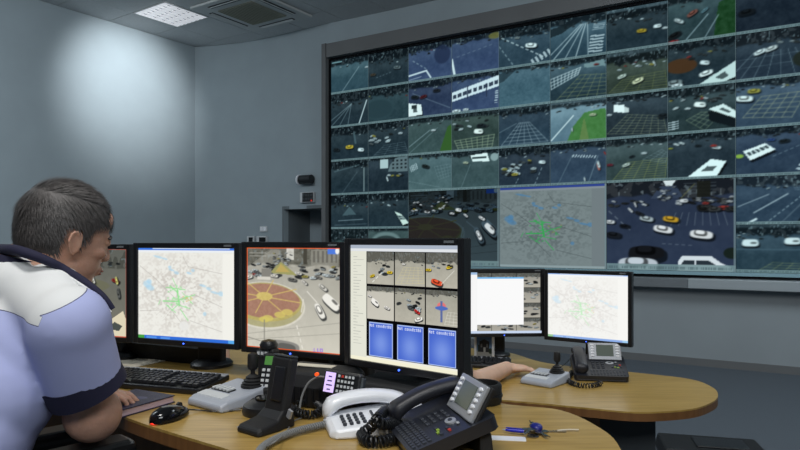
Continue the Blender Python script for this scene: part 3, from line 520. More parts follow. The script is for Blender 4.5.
# walls out of sight that close the room
mb = MB(); slab(mb, wEnd, (8.0, -3.4), 0, CZ, .12, M['wall']); struct(mb.build('wall_right'))
mb = MB(); slab(mb, (8.0, -3.4), (-12.0, -3.4), 0, CZ, .12, M['wall']); struct(mb.build('wall_front'))
# ceiling: dark grid backing with separate tiles
a35 = math.radians(-35.2); e1 = Vector((math.cos(a35), math.sin(a35), 0)); e2 = Vector((-e1.y, e1.x, 0)); CO = Vector((-3.845, 9.11, 0)); MOD = .765
def cg(a, b): return CO+e1*a*MOD+e2*b*MOD
mb = MB(); mb.box((-1, 4.2, CZ+.065), (20, 20, .05), M['ceil_gap']); ceil = struct(mb.build('ceiling'))
tm = MB(); tm.box((0, 0, 0), (MOD-.010, MOD-.010, .03), M['ceil']); tme = tm.mesh('ceiling_tile')
def ceil_ok(c):
    if (c-CR).dot(Vector((-DL.y, DL.x, 0))) > .15: return False
    if (c-wallp(0)).dot(N1) > 1.2: return False
    return -1.2 < c.y and abs(c.x) < 7.5
ct = 0
for i in range(-2, 15):
    for j in range(-15, 4):
        if (i, j) == (0, 0): continue
        c = cg(i+.5, j+.5)
        if not ceil_ok(c) or ct > 290: continue
        o = obj('ceiling_tile', tme, ceil); o.location = (c.x, c.y, CZ+.018); o.rotation_euler = (0, 0, a35); ct += 1
# fluorescent luminaire with a white louvre
lc = cg(.5, .5); lum = empty('ceiling_light', (lc.x, lc.y, CZ), a35, 'square recessed ceiling light with a white perforated louvre', 'ceiling light')
mb = MB(); hw = MOD/2-.006
for s in (-1, 1): mb.box((s*(hw-.01), 0, .012), (.02, 2*hw, .03), M['acwhite']); mb.box((0, s*(hw-.01), .012), (2*hw-.04, .02, .03), M['acwhite'])
mb.build('frame', lum)
mb = MB(); mb.box((0, 0, .035), (2*hw-.04, 2*hw-.04, .006), M['ceil_gap']); mb.build('housing', lum)
for i in range(8):
    mb = MB(); x = -hw+.045+i*(2*hw-.09)/7; mb.box((x, 0, .006), (.052, 2*hw-.045, .014), M['lampw']); mb.build('louvre_blade', lum, bevel=.003)
for i in range(5):
    mb = MB(); y = -hw+.07+i*(2*hw-.14)/4; mb.box((0, y, .010), (2*hw-.045, .075, .016), M['lampw']); mb.build('cross_blade', lum)
# air conditioning cassette
ac0 = P(254,30,9.848); S = 1.20; rzA = math.radians(-33.5); f1 = Vector((math.cos(rzA), math.sin(rzA), 0)); f2 = Vector((-f1.y, f1.x, 0)); acc = ac0+f1*S/2-f2*S/2
ac = empty('air_conditioner', (acc.x, acc.y, CZ), rzA, 'square air conditioning cassette with olive centre grille in the ceiling', 'air conditioner')
mb = MB(); mb.box((0, 0, -.02), (S, S, .035), M['acwhite'], taper=1); mb.build('panel', ac, bevel=.012)
mb = MB(); mb.box((0, 0, -.043), (S*.56, S*.56, .012), M['acgrille'])
for i in range(14): mb.box((-S*.26+i*S*.04, 0, -.052), (.006, S*.54, .008), M['acgrille'])
mb.build('intake_grille', ac)
for k in range(4):
    R = Matrix.Rotation(k*PI/2, 3, 'Z'); mb = MB(); mb.T = R.to_4x4(); mb.box((0, -S*.40, -.040), (S*.56, .07, .008), M['ceil_gap']); mb.build('air_slot', ac)
    mb = MB(); mb.T = R.to_4x4(); mb.box((0, -S*.40, -.047), (S*.54, .045, .006), M['acwhite'], R=Matrix.Rotation(.3, 3, 'X')); mb.build('air_flap', ac)
# ================================================================ THE VIDEO WALL
Z0, RH = 1.018, .498; angW = math.atan2(U1.y, U1.x)
vo = wallp(0); vw = empty('video_wall', (vo.x, vo.y, 0), angW, 'huge wall of joined street camera screens around a dim city map', 'video wall')
pics, bigs = tiles(); skip = set()
for k, im in bigs.items():
    for kk in (k, k+1): skip |= {(kk, 0), (kk, 1)}
    me = picture_mesh('large_screen_panel', im, 2*UW-.004, 2*RH-.004, .04); o = obj('large_screen_panel', me, vw); o.location = (k*UW+.002, 0, Z0+.002)
for (k, r), im in pics.items():
    if (k, r) in skip: continue
    me = picture_mesh('screen_panel', im, UW-.003, RH-.003, .04); o = obj('screen_panel', me, vw); o.location = (k*UW+.0015, 0, Z0+r*RH+.0015)
WL = 10*UW; top = Z0+6*RH
mb = MB(); mb.box((WL/2, .058, Z0+3*RH), (WL, .03, 6*RH), M['black']); mb.build('backing', vw)
mb = MB(); 
for c, d in (((-.02, .01, Z0+3*RH), (.034, .05, 6*RH+.06)), ((WL+.02, .01, Z0+3*RH), (.034, .05, 6*RH+.06)), ((WL/2, .01, top+.02), (WL, .05, .034)), ((WL/2, .01, Z0-.055), (WL, .05, .026))): mb.box(c, d, M['gloss'])
mb.build('inner_bezel', vw)
mb = MB(); mb.box((WL/2, .0, Z0-.021), (WL, .05, .038), mat('glass_edge', rgb(120,150,160), .3, emit=.10, emcol=rgb(140,180,190))); mb.build('lower_strip', vw)
mb = MB(); mb.box((-.075, -.01, Z0+3*RH+.0), (.075, .16, 6*RH+.5), M['frame']); mb.build('side_surround', vw)
mb = MB(); mb.box((WL/2, -.01, top+.14), (WL+.05, .16, .20), M['frame']); mb.build('top_surround', vw)
kk = (691-400)  # the ledge changes tone where the cover panel meets the next one
ks = 7.33
mb = MB(); mb.box((ks*UW/2-.05, -.05, Z0-.125), (ks*UW+.1, .24, .105), M['ledge']); mb.build('ledge', vw, bevel=.008)
mb = MB(); mb.box((ks*UW+(WL-ks*UW)/2, -.053, Z0-.125), (WL-ks*UW, .24, .105), M['ledge2']); mb.build('ledge', vw, bevel=.008)
mb = MB(); mb.box((WL/2, .02, (Z0-.18)/2), (WL+.2, .06, Z0-.18), M['wall_low']); mb.T = None
o = struct(mb.build('wall_panel')); o.location = (vo.x, vo.y, 0); o.rotation_euler = (0, 0, angW)
mb = MB(); mb.box((WL/2, -.02, .04), (WL+.2, .012, .08), M['frame']); o = struct(mb.build('baseboard_back')); o.location = (vo.x, vo.y, 0); o.rotation_euler = (0, 0, angW)
# ---------------------------------------------------------------- fittings on the back wall
def on_wall(x, y):
    # point of the curved wall behind pixel x, y
    for a, b in zip(cw[:-1], cw[1:]):
        xa, xb = 400+F*a.x/a.y, 400+F*b.x/b.y
        if xa <= x <= xb+.01:
            t = (x-xa)/(xb-xa); Y = 1/((1-t)/a.y+t/b.y); p = P(x, y, Y); d = (b-a).normalized(); return p, math.atan2(d.y, d.x)
def fitting(name, x, y, label, cat):
    p, a = on_wall(x, y); return empty(name, p, a, label, cat)
e = fitting('wall_speaker', 308, 180, 'dark cylindrical wall unit with a white end, upper of two', 'wall unit')
mb = MB(); mb.lathe([(.075,-.03),(.08,-.02),(.08,0)], M['white'], (-.09,-.08,0), 20, Matrix.Rotation(PI/2, 3, 'Y')); mb.build('end_cap', e)
mb = MB(); mb.cyl((.03,-.08,0), .07, .22, M['black'], 20, Matrix.Rotation(PI/2, 3, 'Y')); mb.box((.0,-.02,0),(.16,.04,.10),M['black']); mb.build('body', e, smooth=30)
e = fitting('wall_keypad', 309, 197.5, 'small wall panel with rows of dark keys and a red light', 'keypad')
mb = MB(); mb.box((0,-.03,0),(.27,.06,.16),M['lgrey']); mb.build('housing', e, bevel=.01)
mb = MB(); mb.box((.025,-.062,0),(.21,.006,.14),M['black']); mb.build('keypad', e)
for i in range(4):
    for j in range(2): mb = MB(); mb.box((-.05+i*.05,-.068,.03-j*.055),(.034,.01,.034),M['pedestal']); mb.build('key', e)
mb = MB(); mb.cyl((.105,-.068,-.055),.011,.012,M['rled'],10,Matrix.Rotation(PI/2,3,'X')); mb.build('status_light', e)
e = fitting('light_switch', 264, 229, 'pale double light switch plate on the grey back wall', 'switch')
mb = MB(); mb.box((0,-.01,0),(.15,.02,.09),M['lgrey']); mb.build('plate', e, bevel=.005)
for s in (-1,1): mb = MB(); mb.box((s*.032,-.024,0),(.05,.01,.06),M['white']); mb.build('rocker', e, bevel=.004)
for x, lb in ((252.5,'left of two small control boxes under the light switch'),(263.5,'right, darker of two small control boxes under the light switch')):
    e = fitting('control_box', x, 239.5, lb, 'control box'); mb = MB(); mb.box((0,-.03,0),(.14 if x < 260 else .20,.06,.11),M['lgrey']); mb.build('housing', e, bevel=.008)
    mb = MB(); mb.box((.012 if x < 260 else .03,-.063,.0),(.08 if x < 260 else .13,.006,.07),M['gloss']); mb.build('display', e)

# ================================================================ DESKS
def arc_outline(pts, k=7): return [(p.x, p.y) for p in catmull([Vector((x, y, 0)) for x, y in pts], k, True)]
g = lambda x, y: tuple(d1(x, y)[:2])
o1 = [(-2.3,2.95), (-1.7,2.72), g(100,351), g(170,360), (-.50,2.20), (-.1,2.02), (.14,1.86), g(500,403), g(560,410), g(600,428), g(620,448), (.40,1.12), (.20,1.02), (-.10,1.12), g(230,450), g(128,418), (-.98,1.86), (-1.5,2.12), (-2.3,2.35)]
desk = empty('curved_desk', (-.8, 2.0, FL1), 0, 'front curved wooden control desk with the large monitors', 'desk')
def desktop(root, pts, zt, name='desktop'):
    off = root.location; pp = [(x-off.x, y-off.y) for x, y in pts]; mb = MB(); mb.prism(pp, zt-.006-off.z, zt-off.z, M['wood']); mb.build(name, root)
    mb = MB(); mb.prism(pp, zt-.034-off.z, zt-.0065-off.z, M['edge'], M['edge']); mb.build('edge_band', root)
desktop(desk, arc_outline(o1), D1)
def panel(root, a, b, z0, z1, m, t=.03, name='side_panel'):
    off = root.location; mb = MB(); slab(mb, (a[0]-off.x, a[1]-off.y), (b[0]-off.x, b[1]-off.y), z0-off.z, z1-off.z, t, m); return mb.build(name, root)
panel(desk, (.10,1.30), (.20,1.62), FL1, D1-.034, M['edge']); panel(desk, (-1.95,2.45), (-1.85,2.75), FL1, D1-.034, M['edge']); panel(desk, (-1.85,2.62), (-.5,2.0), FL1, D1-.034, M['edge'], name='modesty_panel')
def dark_filler(a, b, h, t, label):  # black bar added to stand for the darkness below the monitors
    mb = MB(); slab(mb, a, b, D1, D1+h, t, M['matte'], -1 if b[0] < a[0] else 1); tag(mb.build('filler_bar', bevel=.006), label, 'filler bar')
dark_filler(g(60,350), g(206,365.5), .055, .05, 'long low black filler bar added for the darkness at the back desk edge under the map monitor'); dark_filler((-.44,2.17), (-.10,2.03), .11, .05, 'black filler bar added for the darkness at the back desk edge under the roundabout monitor')
g2 = lambda x, y: tuple(d2(x, y)[:2])
o2 = [(-1.4,3.05),(-1.3,3.45),(-.6,3.62),(.15,3.62),(.55,3.46), (.73,3.12), g2(640,373), g2(690,379), g2(712,387), g2(718,395), g2(712,402), g2(690,409), g2(640,412), g2(590,408), g2(540,403), (.30,2.45), (.05,2.62), (-.3,2.86), (-.8,2.92)]
desk2 = empty('curved_desk', (.3, 2.9, 0), 0, 'rear curved wooden desk on the lower floor with a rounded right end', 'desk')
desktop(desk2, arc_outline(o2), D2)
mb = MB(); off = desk2.location
pa = P(620,414,2.50); pb = P(655,414,2.50)
mb.box((pb.x-.13-off.x, 2.62-off.y, (D2-.034)/2), (.24, .30, D2-.036), M['pedestal']); mb.build('pedestal', desk2)
mb = MB(); mb.box((pb.x-.30-off.x, 2.56-off.y, (D2-.034)/2), (.09, .36, D2-.036), M['edge']); mb.build('side_panel', desk2)
mb = MB(); mb.box((-1.0-off.x, 3.2-off.y, (D2-.034)/2), (.04, .40, D2-.036), M['edge']); mb.build('side_panel', desk2)
fb = P(690,446,3.9); e = empty('floor_box', (1.95, 3.98, 0), -.25, 'flat black box lying on the dark carpet beyond the rear desk', 'box')
mb = MB(); mb.box((0,0,.04),(.62,.36,.08),M['matte'],taper=.94); mb.build('casing', e, bevel=.01); mb = MB(); mb.box((.05,0,.084),(.3,.2,.012),M['black']); mb.build('lid', e, bevel=.004)

# ================================================================ MONITORS
def monitor(img, L, R, z0, z1, desk_z, label, back=.14, brand=True, bw=.22):
    L = Vector((L[0], L[1], 0)); R = Vector((R[0], R[1], 0)); w = (R-L).length; h = z1-z0; d = (R-L).normalized(); a = math.atan2(d.y, d.x); mid = (L+R)/2
    n = Vector((-d.y, d.x, 0)); e = empty('monitor', (mid.x+n.x*back, mid.y+n.y*back, desk_z), a, label, 'monitor'); zz = z0-desk_z; yb = -back
    obj('screen', picture_mesh('screen', img, w, h, 0, None, -w/2, 0), e).location = (0, yb+.002, zz)
    B = .0175; mb = MB()
    for c, s in (((-w/2-B/2, yb+.012, zz+h/2), (B, .034, h+2*B)), ((w/2+B/2, yb+.012, zz+h/2), (B, .034, h+2*B)), ((0, yb+.012, zz+h+B/2), (w, .034, B)), ((0, yb+.012, zz-B/2), (w, .034, B))): mb.box(c, s, M['black'])
    mb.build('bezel', e, bevel=.0025)
    mb = MB(); mb.box((0, yb+.016, zz+h/2), (w+.01, .02, h+.01), M['matte']); mb.box((0, yb+.045, zz+h/2), (w*.8, .045, h*.75), M['matte'], R=Matrix.Rotation(0, 3, 'X')); mb.build('back_shell', e, bevel=.01)
    if brand: mb = MB(); mb.box((w/2-.022, yb-.0065, zz+h+B/2), (.028, .002, .006), M['ledge']); mb.build('maker_plate', e); mb.objects = None
    mb = MB(); mb.cyl((0.0 if brand else .03, yb-.006, zz-B/2), .0025, .003, M['led'], 10, Matrix.Rotation(PI/2, 3, 'X')); mb.build('power_light', e)
    mb = MB(); mb.box((0, .0, (zz+h*.4)/2+.01), (.10, .035, zz+h*.4), M['matte']); mb.box((0, -back*.35, zz+h*.45), (.09, back*.8, .09), M['matte']); mb.build('stand_column', e, bevel=.008)
    mb = MB(); mb.lathe([(.5,0),(.5,.010),(.44,.018),(.1,.024)], M['black'], (0,.0,0), 32, None, bw, .15); mb.build('stand_foot', e, smooth=40)
    return e
mp = city_map(190, 160, 5)
monitor(mp, (-.882,2.138), (-.521,2.0), 1.028, 1.329, D1, 'front row monitor showing the pale city map, beside the man', bw=.14)
monitor(roundabout(190, 200, 6), (-.468,1.936), (-.1686,1.79), 1.032, 1.333, D1, 'monitor showing a flowered roundabout inside an orange outline')
# camera wall with nine small pictures
s = Img(480, 420, (240,240,236), (240,238,226), 8, 1.14)
s.rect(0,0,1,.03,(170,180,196)); s.rect(0,.03,1,.055,(225,228,232)); s.rect(0,.055,.165,1,(228,228,214)); s.rect(.0,.97,1,1,(244,240,214))
for i in range(30): s.rect(.03,.10+i*.026,.05+.09*s.rd.random(),.106+i*.026,(170,172,165),.6)
s.rect(.165,.055,.995,.955,(8,8,10)); cols = ((.172,.435),(.445,.715),(.725,.99)); rows = ((.06,.335),(.355,.635),(.66,.95))
for j in range(2):
    for i in range(3):
        t = Img(110, 100, (160,158,146), (184,180,166), 100+i+3*j, 1.1); t.noise(8,8,8); t.sky(.3 if j == 0 else .14, (80,80,74), 10)
        if (i, j) == (0,0): t.crowd(6,.1,.9,.35,.7,.12,.18); t.car(.85,.62,.2,0,(220,190,50)); t.dash((.2,.95),(.6,.6),.03,(225,225,215),3); t.car(.2,.75,.18,-.3,(220,190,50))
        if (i, j) == (1,0): t.hatch([(.02,.95),(.3,.45),(.9,.45),(.98,.9)],6,5,(205,196,150),.014,.6); t.car(.3,.35,.12,0,(230,228,220))
        if (i, j) == (2,0): t.car(.35,.85,.36,.25,(224,84,50)); t.car(.75,.4,.2,-.3,(220,190,50)); t.car(.08,.5,.18,0,(220,190,50)); t.crowd(6,.1,.9,.3,.45,.08,.1); t.line((.5,.9),(.9,.5),.02,(225,225,215),.7)
        if (i, j) == (0,1): t.poly([(0,.15),(1,.15),(1,1),(0,1)],(206,202,190),.8); t.car(.3,.5,.3,.5,(240,238,232),'van'); t.car(.75,.62,.2,.3,(235,232,226)); t.car(.1,.3,.14,.2,(235,232,226))
        if (i, j) == (1,1): t.crowd(12,.05,.9,.25,.7,.12,.2,1); t.car(.75,.66,.2,.5,(200,50,45)); t.car(.8,.88,.26,-.3,(240,238,230))
        if (i, j) == (2,1): t.ell(.5,.45,.14,.12,(225,120,120)); t.rect(.46,.3,.54,.9,(96,110,160)); t.ell(.5,.5,.2,.06,(80,110,190)); t.hatch([(.6,.95),(.7,.6),(1,.6),(1,.95)],4,3,(225,225,215),.014,.6)
        s.blit(t, cols[i][0], rows[j][0], cols[i][1], rows[j][1])
for i in range(3):
    u0, u1 = cols[i][0]+.02, cols[i][1]-.012; v0, v1 = rows[2]; s.rect(u0, v0, u1, v1, (170,190,240)); s.rect(u0+.008, v0+.008, u1-.008, v1-.008, (66,98,202))
    s.put(np.exp(-(((s.U-(u0+u1)/2)/.09)**2+((s.V-(v0+v1)/2-.03)/.12)**2))*((s.U > u0+.01)*(s.U < u1-.01)*(s.V > v0+.01)*(s.V < v1-.01)), (150,176,240), .65); s.text('Not connected', u0+.004, v0+.016, 1/240, (225,232,255))
monitor(s, (-.1324,1.687), (.1348,1.471), 1.042, 1.343, D1, 'largest monitor in view, six street pictures over three blue panels')
s = Img(170, 150, (96,98,92), (122,120,108), 12, 1.25); s.noise(6,8,8); s.sky(.2,(70,72,66),10); s.crowd(10,.3,1,.3,.42,.07,.1,.6); s.ell(.5,.42,.3,.08,(108,108,86),.8)
for a in ((.55,.48,.14,1.3,(226,222,205),'van'),(.60,.63,.15,1.1,(226,222,205),'car'),(.74,.74,.15,.9,(200,205,205),'car'),(.90,.50,.09,1.4,(90,92,90),'car'),(.88,.36,.07,1.3,(210,205,120),'car'),(.62,.36,.06,1.2,(220,220,210),'car'),(.3,.6,.16,1.2,(210,208,200),'car')): s.car(*a)
s.bus([(.55,1.0),(.95,.70),(1,.84),(1,1)],(222,212,184)); 
for r in ((0,0,1,.01),(0,.985,1,1),(.985,0,1,1),(0,0,.012,1)): s.rect(*r,(200,72,50))
monitor(s, (-1.295,2.29), (-.9345,2.172), 1.022, 1.324, D1, 'monitor with a dim street view, half hidden behind the man')
s = Img(80, 66, (226,226,216), (230,228,220), 13, 1.25); s.sky(.2,(120,120,110),6); s.rect(0,0,1,.03,(220,90,50)); s.a *= .8; s.crowd(14,.1,.9,.3,.95,.05,.09,.8); s.soft(.05,(180,178,170))
monitor(s, (-1.70,2.335), (-1.325,2.315), 1.022, 1.324, D1, 'leftmost monitor at the frame edge, behind the back of the man')
# rear desk monitors
s = Img(150, 120, (20,20,22), (20,20,22), 14, 1.25)
for j in range(4):
    for i in range(3):
        t = Img(40, 30, (150,148,140), (176,172,160), 130+i+3*j, 1.33); t.sky(.3,(70,72,68),6); t.crowd(8,.1,.9,.4,.8,.12,.2); s.blit(t, .02+i*.325, .02+j*.245, .335+i*.325, .255+j*.245)
s.rect(0,.10,.76,.86,(250,250,250)); s.rect(0,.085,.76,.11,(110,180,235)); s.rect(0,0,.15,1,(246,246,246)); s.rect(0,.0,.15,.04,(160,190,225)); s.rect(0,.96,1,1,(200,215,240))
monitor(s, (.325,3.11), (.698,3.13), .8977, 1.197, D2, 'rear desk monitor with a blank white window over street pictures', back=.22, bw=.16)
s = city_map(130, 110, 15); s.a = s.a*.55+255*.45; monitor(s, (.7085,3.04), (1.016,2.83), .896, 1.197, D2, 'rear desk monitor with a very pale city map, above the small phone', back=.15, bw=.2)
# ================================================================ THINGS ON THE DESKS
def rbox(mb, c, d, m, **k): return mb.box(c, d, m, **k)
RX = lambda a: Matrix.Rotation(a, 3, 'X')
def keyboard(loc, rz, label, W=.45, D=.155):
    e = empty('keyboard', loc, rz, label, 'keyboard'); t = math.radians(4); R = RX(t)
    mb = MB(); mb.box((0,0,.014), (W,D,.018), M['black'], R=R); mb.build('case', e, bevel=.005)
    mb = MB(); mb.box((0,D/2-.012,.0265), (W*.985,.026,.006), M['silver'], R=R); mb.build('top_strip', e, bevel=.002)
    mb = MB(); rnd = random.Random(4)
    for r in range(6):
        y = -D/2+.018+r*.0195; z = .026+y*math.tan(t)+.0035; x = -W/2+.012
        while x < W/2-.02:
            kw = .0165
            if r == 0 and -.13 < x < -.05: kw = .1
            if not ((.066 < x < .072) or (.135 < x < .14)): mb.box((x+kw/2, y, z), (kw, .0165, .007), M['keyb'], R=R, taper=.8)
            x += kw+.0025
            if r == 5 and int((x+1)/.019) % 5 == 0: x += .008
    o = mb.build('keys', e); o['kind'] = 'stuff'; return e
keyboard((-.752,1.915,D1), math.radians(-17.5), 'black keyboard with silver strip on the front desk')
p = d2(487,361); keyboard((.335,3.085,D2), math.radians(-12), 'black keyboard beside the left hand monitor on the rear desk', .40, .15)
# notebook under the hand
e = empty('notebook', (-.712,1.652,D1), math.radians(-28), 'dark navy hardback notebook lying under the fingers of the man', 'notebook')
mb = MB(); mb.box((0,0,.019),(.152,.185,.003),M['navy']); mb.build('front_cover', e, bevel=.001); mb = MB(); mb.box((0,0,.0015),(.152,.185,.003),M['navy']); mb.build('back_cover', e)
mb = MB(); mb.box((-.075,0,.010),(.004,.185,.018),M['navy']); mb.build('spine', e, bevel=.0015); mb = MB(); mb.box((.001,0,.010),(.144,.178,.0145),M['pages']); mb.build('page_block', e)
mb = MB(); mb.ell((.02,.03,.0206),(.02,.012,.0006),M['emboss']); mb.build('cover_emblem', e)
# mouse
mp_ = d1(170,411,.02); e = empty('computer_mouse', (mp_.x, mp_.y, D1), math.radians(-25), 'glossy black computer mouse with red glow beside the notebook', 'mouse')
mb = MB(); rings = []
for i in range(13):
    t = i/12; y = -.056+.112*t; wv = .030*math.sin(PI*min(1, max(.03, t)) ** .8)**.45 if 0 < t < 1 else .004; hv = .036*(math.sin(PI*(.08+.84*t)))**.6*(1-.25*t)
    if i in (0, 12): wv, hv = .008, .012
    rings.append([Vector((wv*math.copysign(abs(math.cos(a))**.8, math.cos(a)), y, .003+hv*max(0, math.sin(a))**.8)) for a in np.linspace(0, PI, 15)])
mb.loft(rings, M['gloss'], closed=True); mb.build('shell', e, smooth=60)
mb = MB(); mb.cyl((0,.030,.026),.009,.006,M['keyb'],16,Matrix.Rotation(PI/2,3,'Y')); mb.build('scroll_wheel', e)
mb = MB(); mb.ell((.0,-.052,.003),(.008,.007,.0025),M['rled']); mb.build('glow', e)
mb = MB(); mb.tube(catmull([(0,.055,.01),(.01,.075,.006),(.03,.085,.004),(.06,.09,.004),(.11,.13,.004)],8),.002,M['black'],6); mb.build('cable', e)
# papers behind the keyboard
for (x, y, rz, z, lb) in ((125,360,-.25,.0008,'left and largest of three beige papers behind the front keyboard'),(139,362,-.42,.0016,'middle of three beige papers behind the front keyboard'),(148,363.5,-.36,.0024,'right, narrow one of three beige papers behind the front keyboard')):
    q = d1(x, y); mb = MB(); wd = .12 if x < 130 else .045; mb.box((0,0,0),(wd,.19,.0012),M['paper']); o = mb.build('paper_sheet'); o.location = (q.x, q.y, D1+z); o.rotation_euler = (0,0,rz-.1); tag(o, lb, 'paper')
# joystick camera controllers
def joystick(loc, rz, label):
    e = empty('joystick_controller', loc, rz, label, 'joystick'); W, D = .155, .175
    mb = MB(); prof = [(-D/2,.004,.018),(-D/2+.02,.0,.026),(0,.0,.034),(D/2-.015,.0,.044),(D/2,.006,.040)]
    mb.loft([[Vector((-W/2+i_,y,0)),Vector((W/2-i_,y,0)),Vector((W/2-i_-.004,y,z)),Vector((-W/2+i_+.004,y,z))] for y,i_,z in prof], M['grey']); mb.build('housing', e, bevel=.007, seg=3)
    sl = math.atan2(.044-.018, D); R = RX(sl); zt = lambda y: .0335+y*math.tan(sl)
    mb = MB(); mb.box((-.015,-.045,zt(-.045)+.001),(.105,.032,.006),M['lgrey'],R=R); mb.build('wrist_plate', e, bevel=.002)
    mb = MB(); mb.box((-.022,-.008,zt(-.008)+.001),(.078,.026,.005),M['keyb'],R=R); mb.build('key_well', e, bevel=.002)
    for i in range(5): mb = MB(); mb.box((-.052+i*.015,-.008,zt(-.008)+.005),(.007,.024,.006),M['lgrey'],R=R @ Matrix.Rotation(-.25,3,'Z')); mb.build('button', e, bevel=.001)
    c = Vector((.028,.050,zt(.05)-.003)); st = empty_part = None
    mb = MB(); mb.lathe([(.032,0),(.032,.006),(.027,.008),(.029,.012),(.023,.015),(.025,.019),(.018,.023),(.019,.027),(.012,.031),(.009,.034)],M['matte'],c,24); bel = mb.build('rubber_bellows', e, smooth=50)
    mb = MB(); mb.lathe([(.006,.03),(.006,.044),(.012,.048),(.0145,.054),(.0145,.080),(.013,.088),(.006,.091)],M['matte'],c,16); mb.build('stick', e, smooth=40)
    return e
joystick((-.452,1.70,D1), math.radians(-38), 'grey joystick controller between the mouse and the black radio cradle')
joystick((.618,2.70,D2), math.radians(-42), 'grey joystick controller on the rear desk, beside the lone hand')
# black upright radio cradle
cc = d1(262,434); e = empty('radio_cradle', (-.306,1.462,D1), math.radians(-38), 'black upright radio cradle with a flat foot at the desk edge', 'radio cradle')
mb = MB(); mb.loft([[Vector((-.045+i,y,0)),Vector((.045-i,y,0)),Vector((.042-i,y,z)),Vector((-.042+i,y,z))] for y,i,z in ((-.058,.008,.012),(-.048,.004,.018),(.0,.004,.026),(.022,.008,.045),(.055,.010,.048))],M['matte']); mb.build('foot', e, bevel=.005)
mb = MB(); mb.box((0,.042,.092),(.066,.026,.135),M['matte'],R=RX(-.22)); mb.build('upright', e, bevel=.006)
mb = MB(); mb.box((.006,.029,.100),(.036,.006,.080),M['black'],R=RX(-.22)); mb.build('recess_plate', e, bevel=.004)
mb = MB(); mb.box((0,.057,.160),(.060,.026,.005),M['pedestal'],R=RX(-.22)); mb.build('top_cap', e, bevel=.002)
mb = MB(); mb.box((.043,.03,.035),(.012,.006,.02),M['silver'],R=Matrix.Rotation(.4,3,'Y')); mb.build('latch', e)
# keypad phone with green display standing in a round charger
e = empty('charger_base', (-.335,1.60,D1), 0, 'round black charger base behind the upright radio cradle', 'charger')
mb = MB(); mb.lathe([(.060,0),(.062,.008),(.058,.022),(.040,.034),(.0,.036)],M['black'],(0,0,0),32); mb.build('base', e, smooth=40)
mb = MB(); mb.lathe([(.030,.036),(.030,.040),(.02,.0405)],M['gloss'],(0,0,0),24); mb.build('contact_ring', e)
hp = d1(259,385); e = empty('cordless_phone', (-.352,1.705,D1), math.radians(-14), 'black cordless phone with a green display, standing by the joystick', 'phone')
mb = MB(); mb.box((0,.01,.02),(.075,.06,.04),M['matte'],taper=.85); mb.build('charging_cup', e, bevel=.006)
R = RX(-.35); T = Matrix.Translation((0,.004,.020)) @ R.to_4x4()
mb = MB(); mb.T = T; mb.box((0,0,.052),(.062,.024,.115),M['black']); mb.build('body', e, bevel=.007)
mb = MB(); mb.T = T; mb.box((0,-.0125,.088),(.044,.002,.024),M['lcdg']); mb.build('display', e)
for r in range(4):
    for c_ in range(4): mb = MB(); mb.T = T; mb.box((-.021+c_*.014,-.013,.062-r*.014),(.009,.003,.008),M['lgrey']); mb.build('key', e, bevel=.001)
hp = d1(266,382); e = empty('walkie_talkie', (-.372,1.80,D1), math.radians(-20), 'black walkie talkie top showing above the green-display phone', 'walkie talkie')
mb = MB(); mb.box((0,0,.065),(.058,.034,.13),M['matte'],taper=.95); mb.build('body', e, bevel=.008)
mb = MB(); mb.lathe([(.024,0),(.026,.012),(.020,.022),(.004,.026)],M['black'],(0,0,.128),20); mb.build('top_dome', e, smooth=40)
mb = MB(); mb.box((-.008,-.018,.116),(.038,.004,.016),M['pedestal']); mb.build('grille', e)
for i in range(3): mb = MB(); mb.box((-.02+i*.012,-.0215,.117),(.007,.003,.008),M['lgrey']); mb.build('key', e)
# rounded radio boxes under the monitors
def radio_box(loc, rz, w, h, label, extra=False):
    e = empty('desktop_speaker', loc, rz, label, 'speaker box'); mb = MB()
    prof = [(-.055,0),(-.06,h*.55),(-.045,h*.9),(-.01,h),(.05,h),(.06,h*.8),(.06,0)]
    mb.loft([[Vector((x,y,z*(1 if abs(x) < w*.45 else .9))) for y,z in prof] for x in (-w/2,-w/2+.02,0,w/2-.02,w/2)],M['matte']); mb.build('casing', e, bevel=.006)
    mb = MB()
    for i in range(9): mb.box((-w*.36+i*w*.09,-.0605,h*.33),(.004,.004,h*.4),M['black'])
    mb.build('front_grille', e); return e
radio_box((-.215,1.69,D1), math.radians(-26), .22, .098, 'rounded black speaker box under the roundabout monitor')
radio_box((-.01,1.63,D1), math.radians(-33), .20, .080, 'black speaker box behind the white telephone')
q = d1(300,372); mb = MB(); mb.box((0,0,0),(.13,.03,.002),M['paper']); o = mb.build('paper_slip'); o.location = (-.235,1.70,D1+.0995); o.rotation_euler = (0,0,math.radians(-20)); tag(o,'beige paper slip lying on the rounded black speaker box','paper')
# radio handset with lilac display lying sideways
e = empty('radio_terminal', (-.142,1.570,D1), math.radians(-20), 'black radio terminal with a lilac display and many tiny keys', 'radio terminal')
mb = MB(); mb.box((0,.025,.032),(.075,.05,.064),M['matte'],taper=.8); mb.build('holder', e, bevel=.006)
T = Matrix.Translation((.004,-.005,.080)) @ Matrix.Rotation(-.25,4,'X') @ Matrix.Rotation(math.radians(4),4,'Y') @ Matrix.Diagonal((.90,1,1.15,1))
mb = MB(); mb.T = T; mb.box((0,0,0),(.112,.026,.052),M['black']); mb.build('body', e, bevel=.006)
mb = MB(); mb.T = T; mb.box((-.034,-.0138,0),(.030,.002,.042),M['lcdp'])
for i in range(4): mb.box((-.034,-.0151,.012-i*.009),(.010+.004*(i % 3),.0006,.0028),M['ink'])
mb.build('display', e)
for r in range(4):
    for c_ in range(5): mb = MB(); mb.T = T; mb.box((-.008+c_*.0105,-.0138,.016-r*.0105),(.006,.003,.0055),M['red'] if (r, c_) == (0,1) else M['lgrey']); mb.build('key', e)
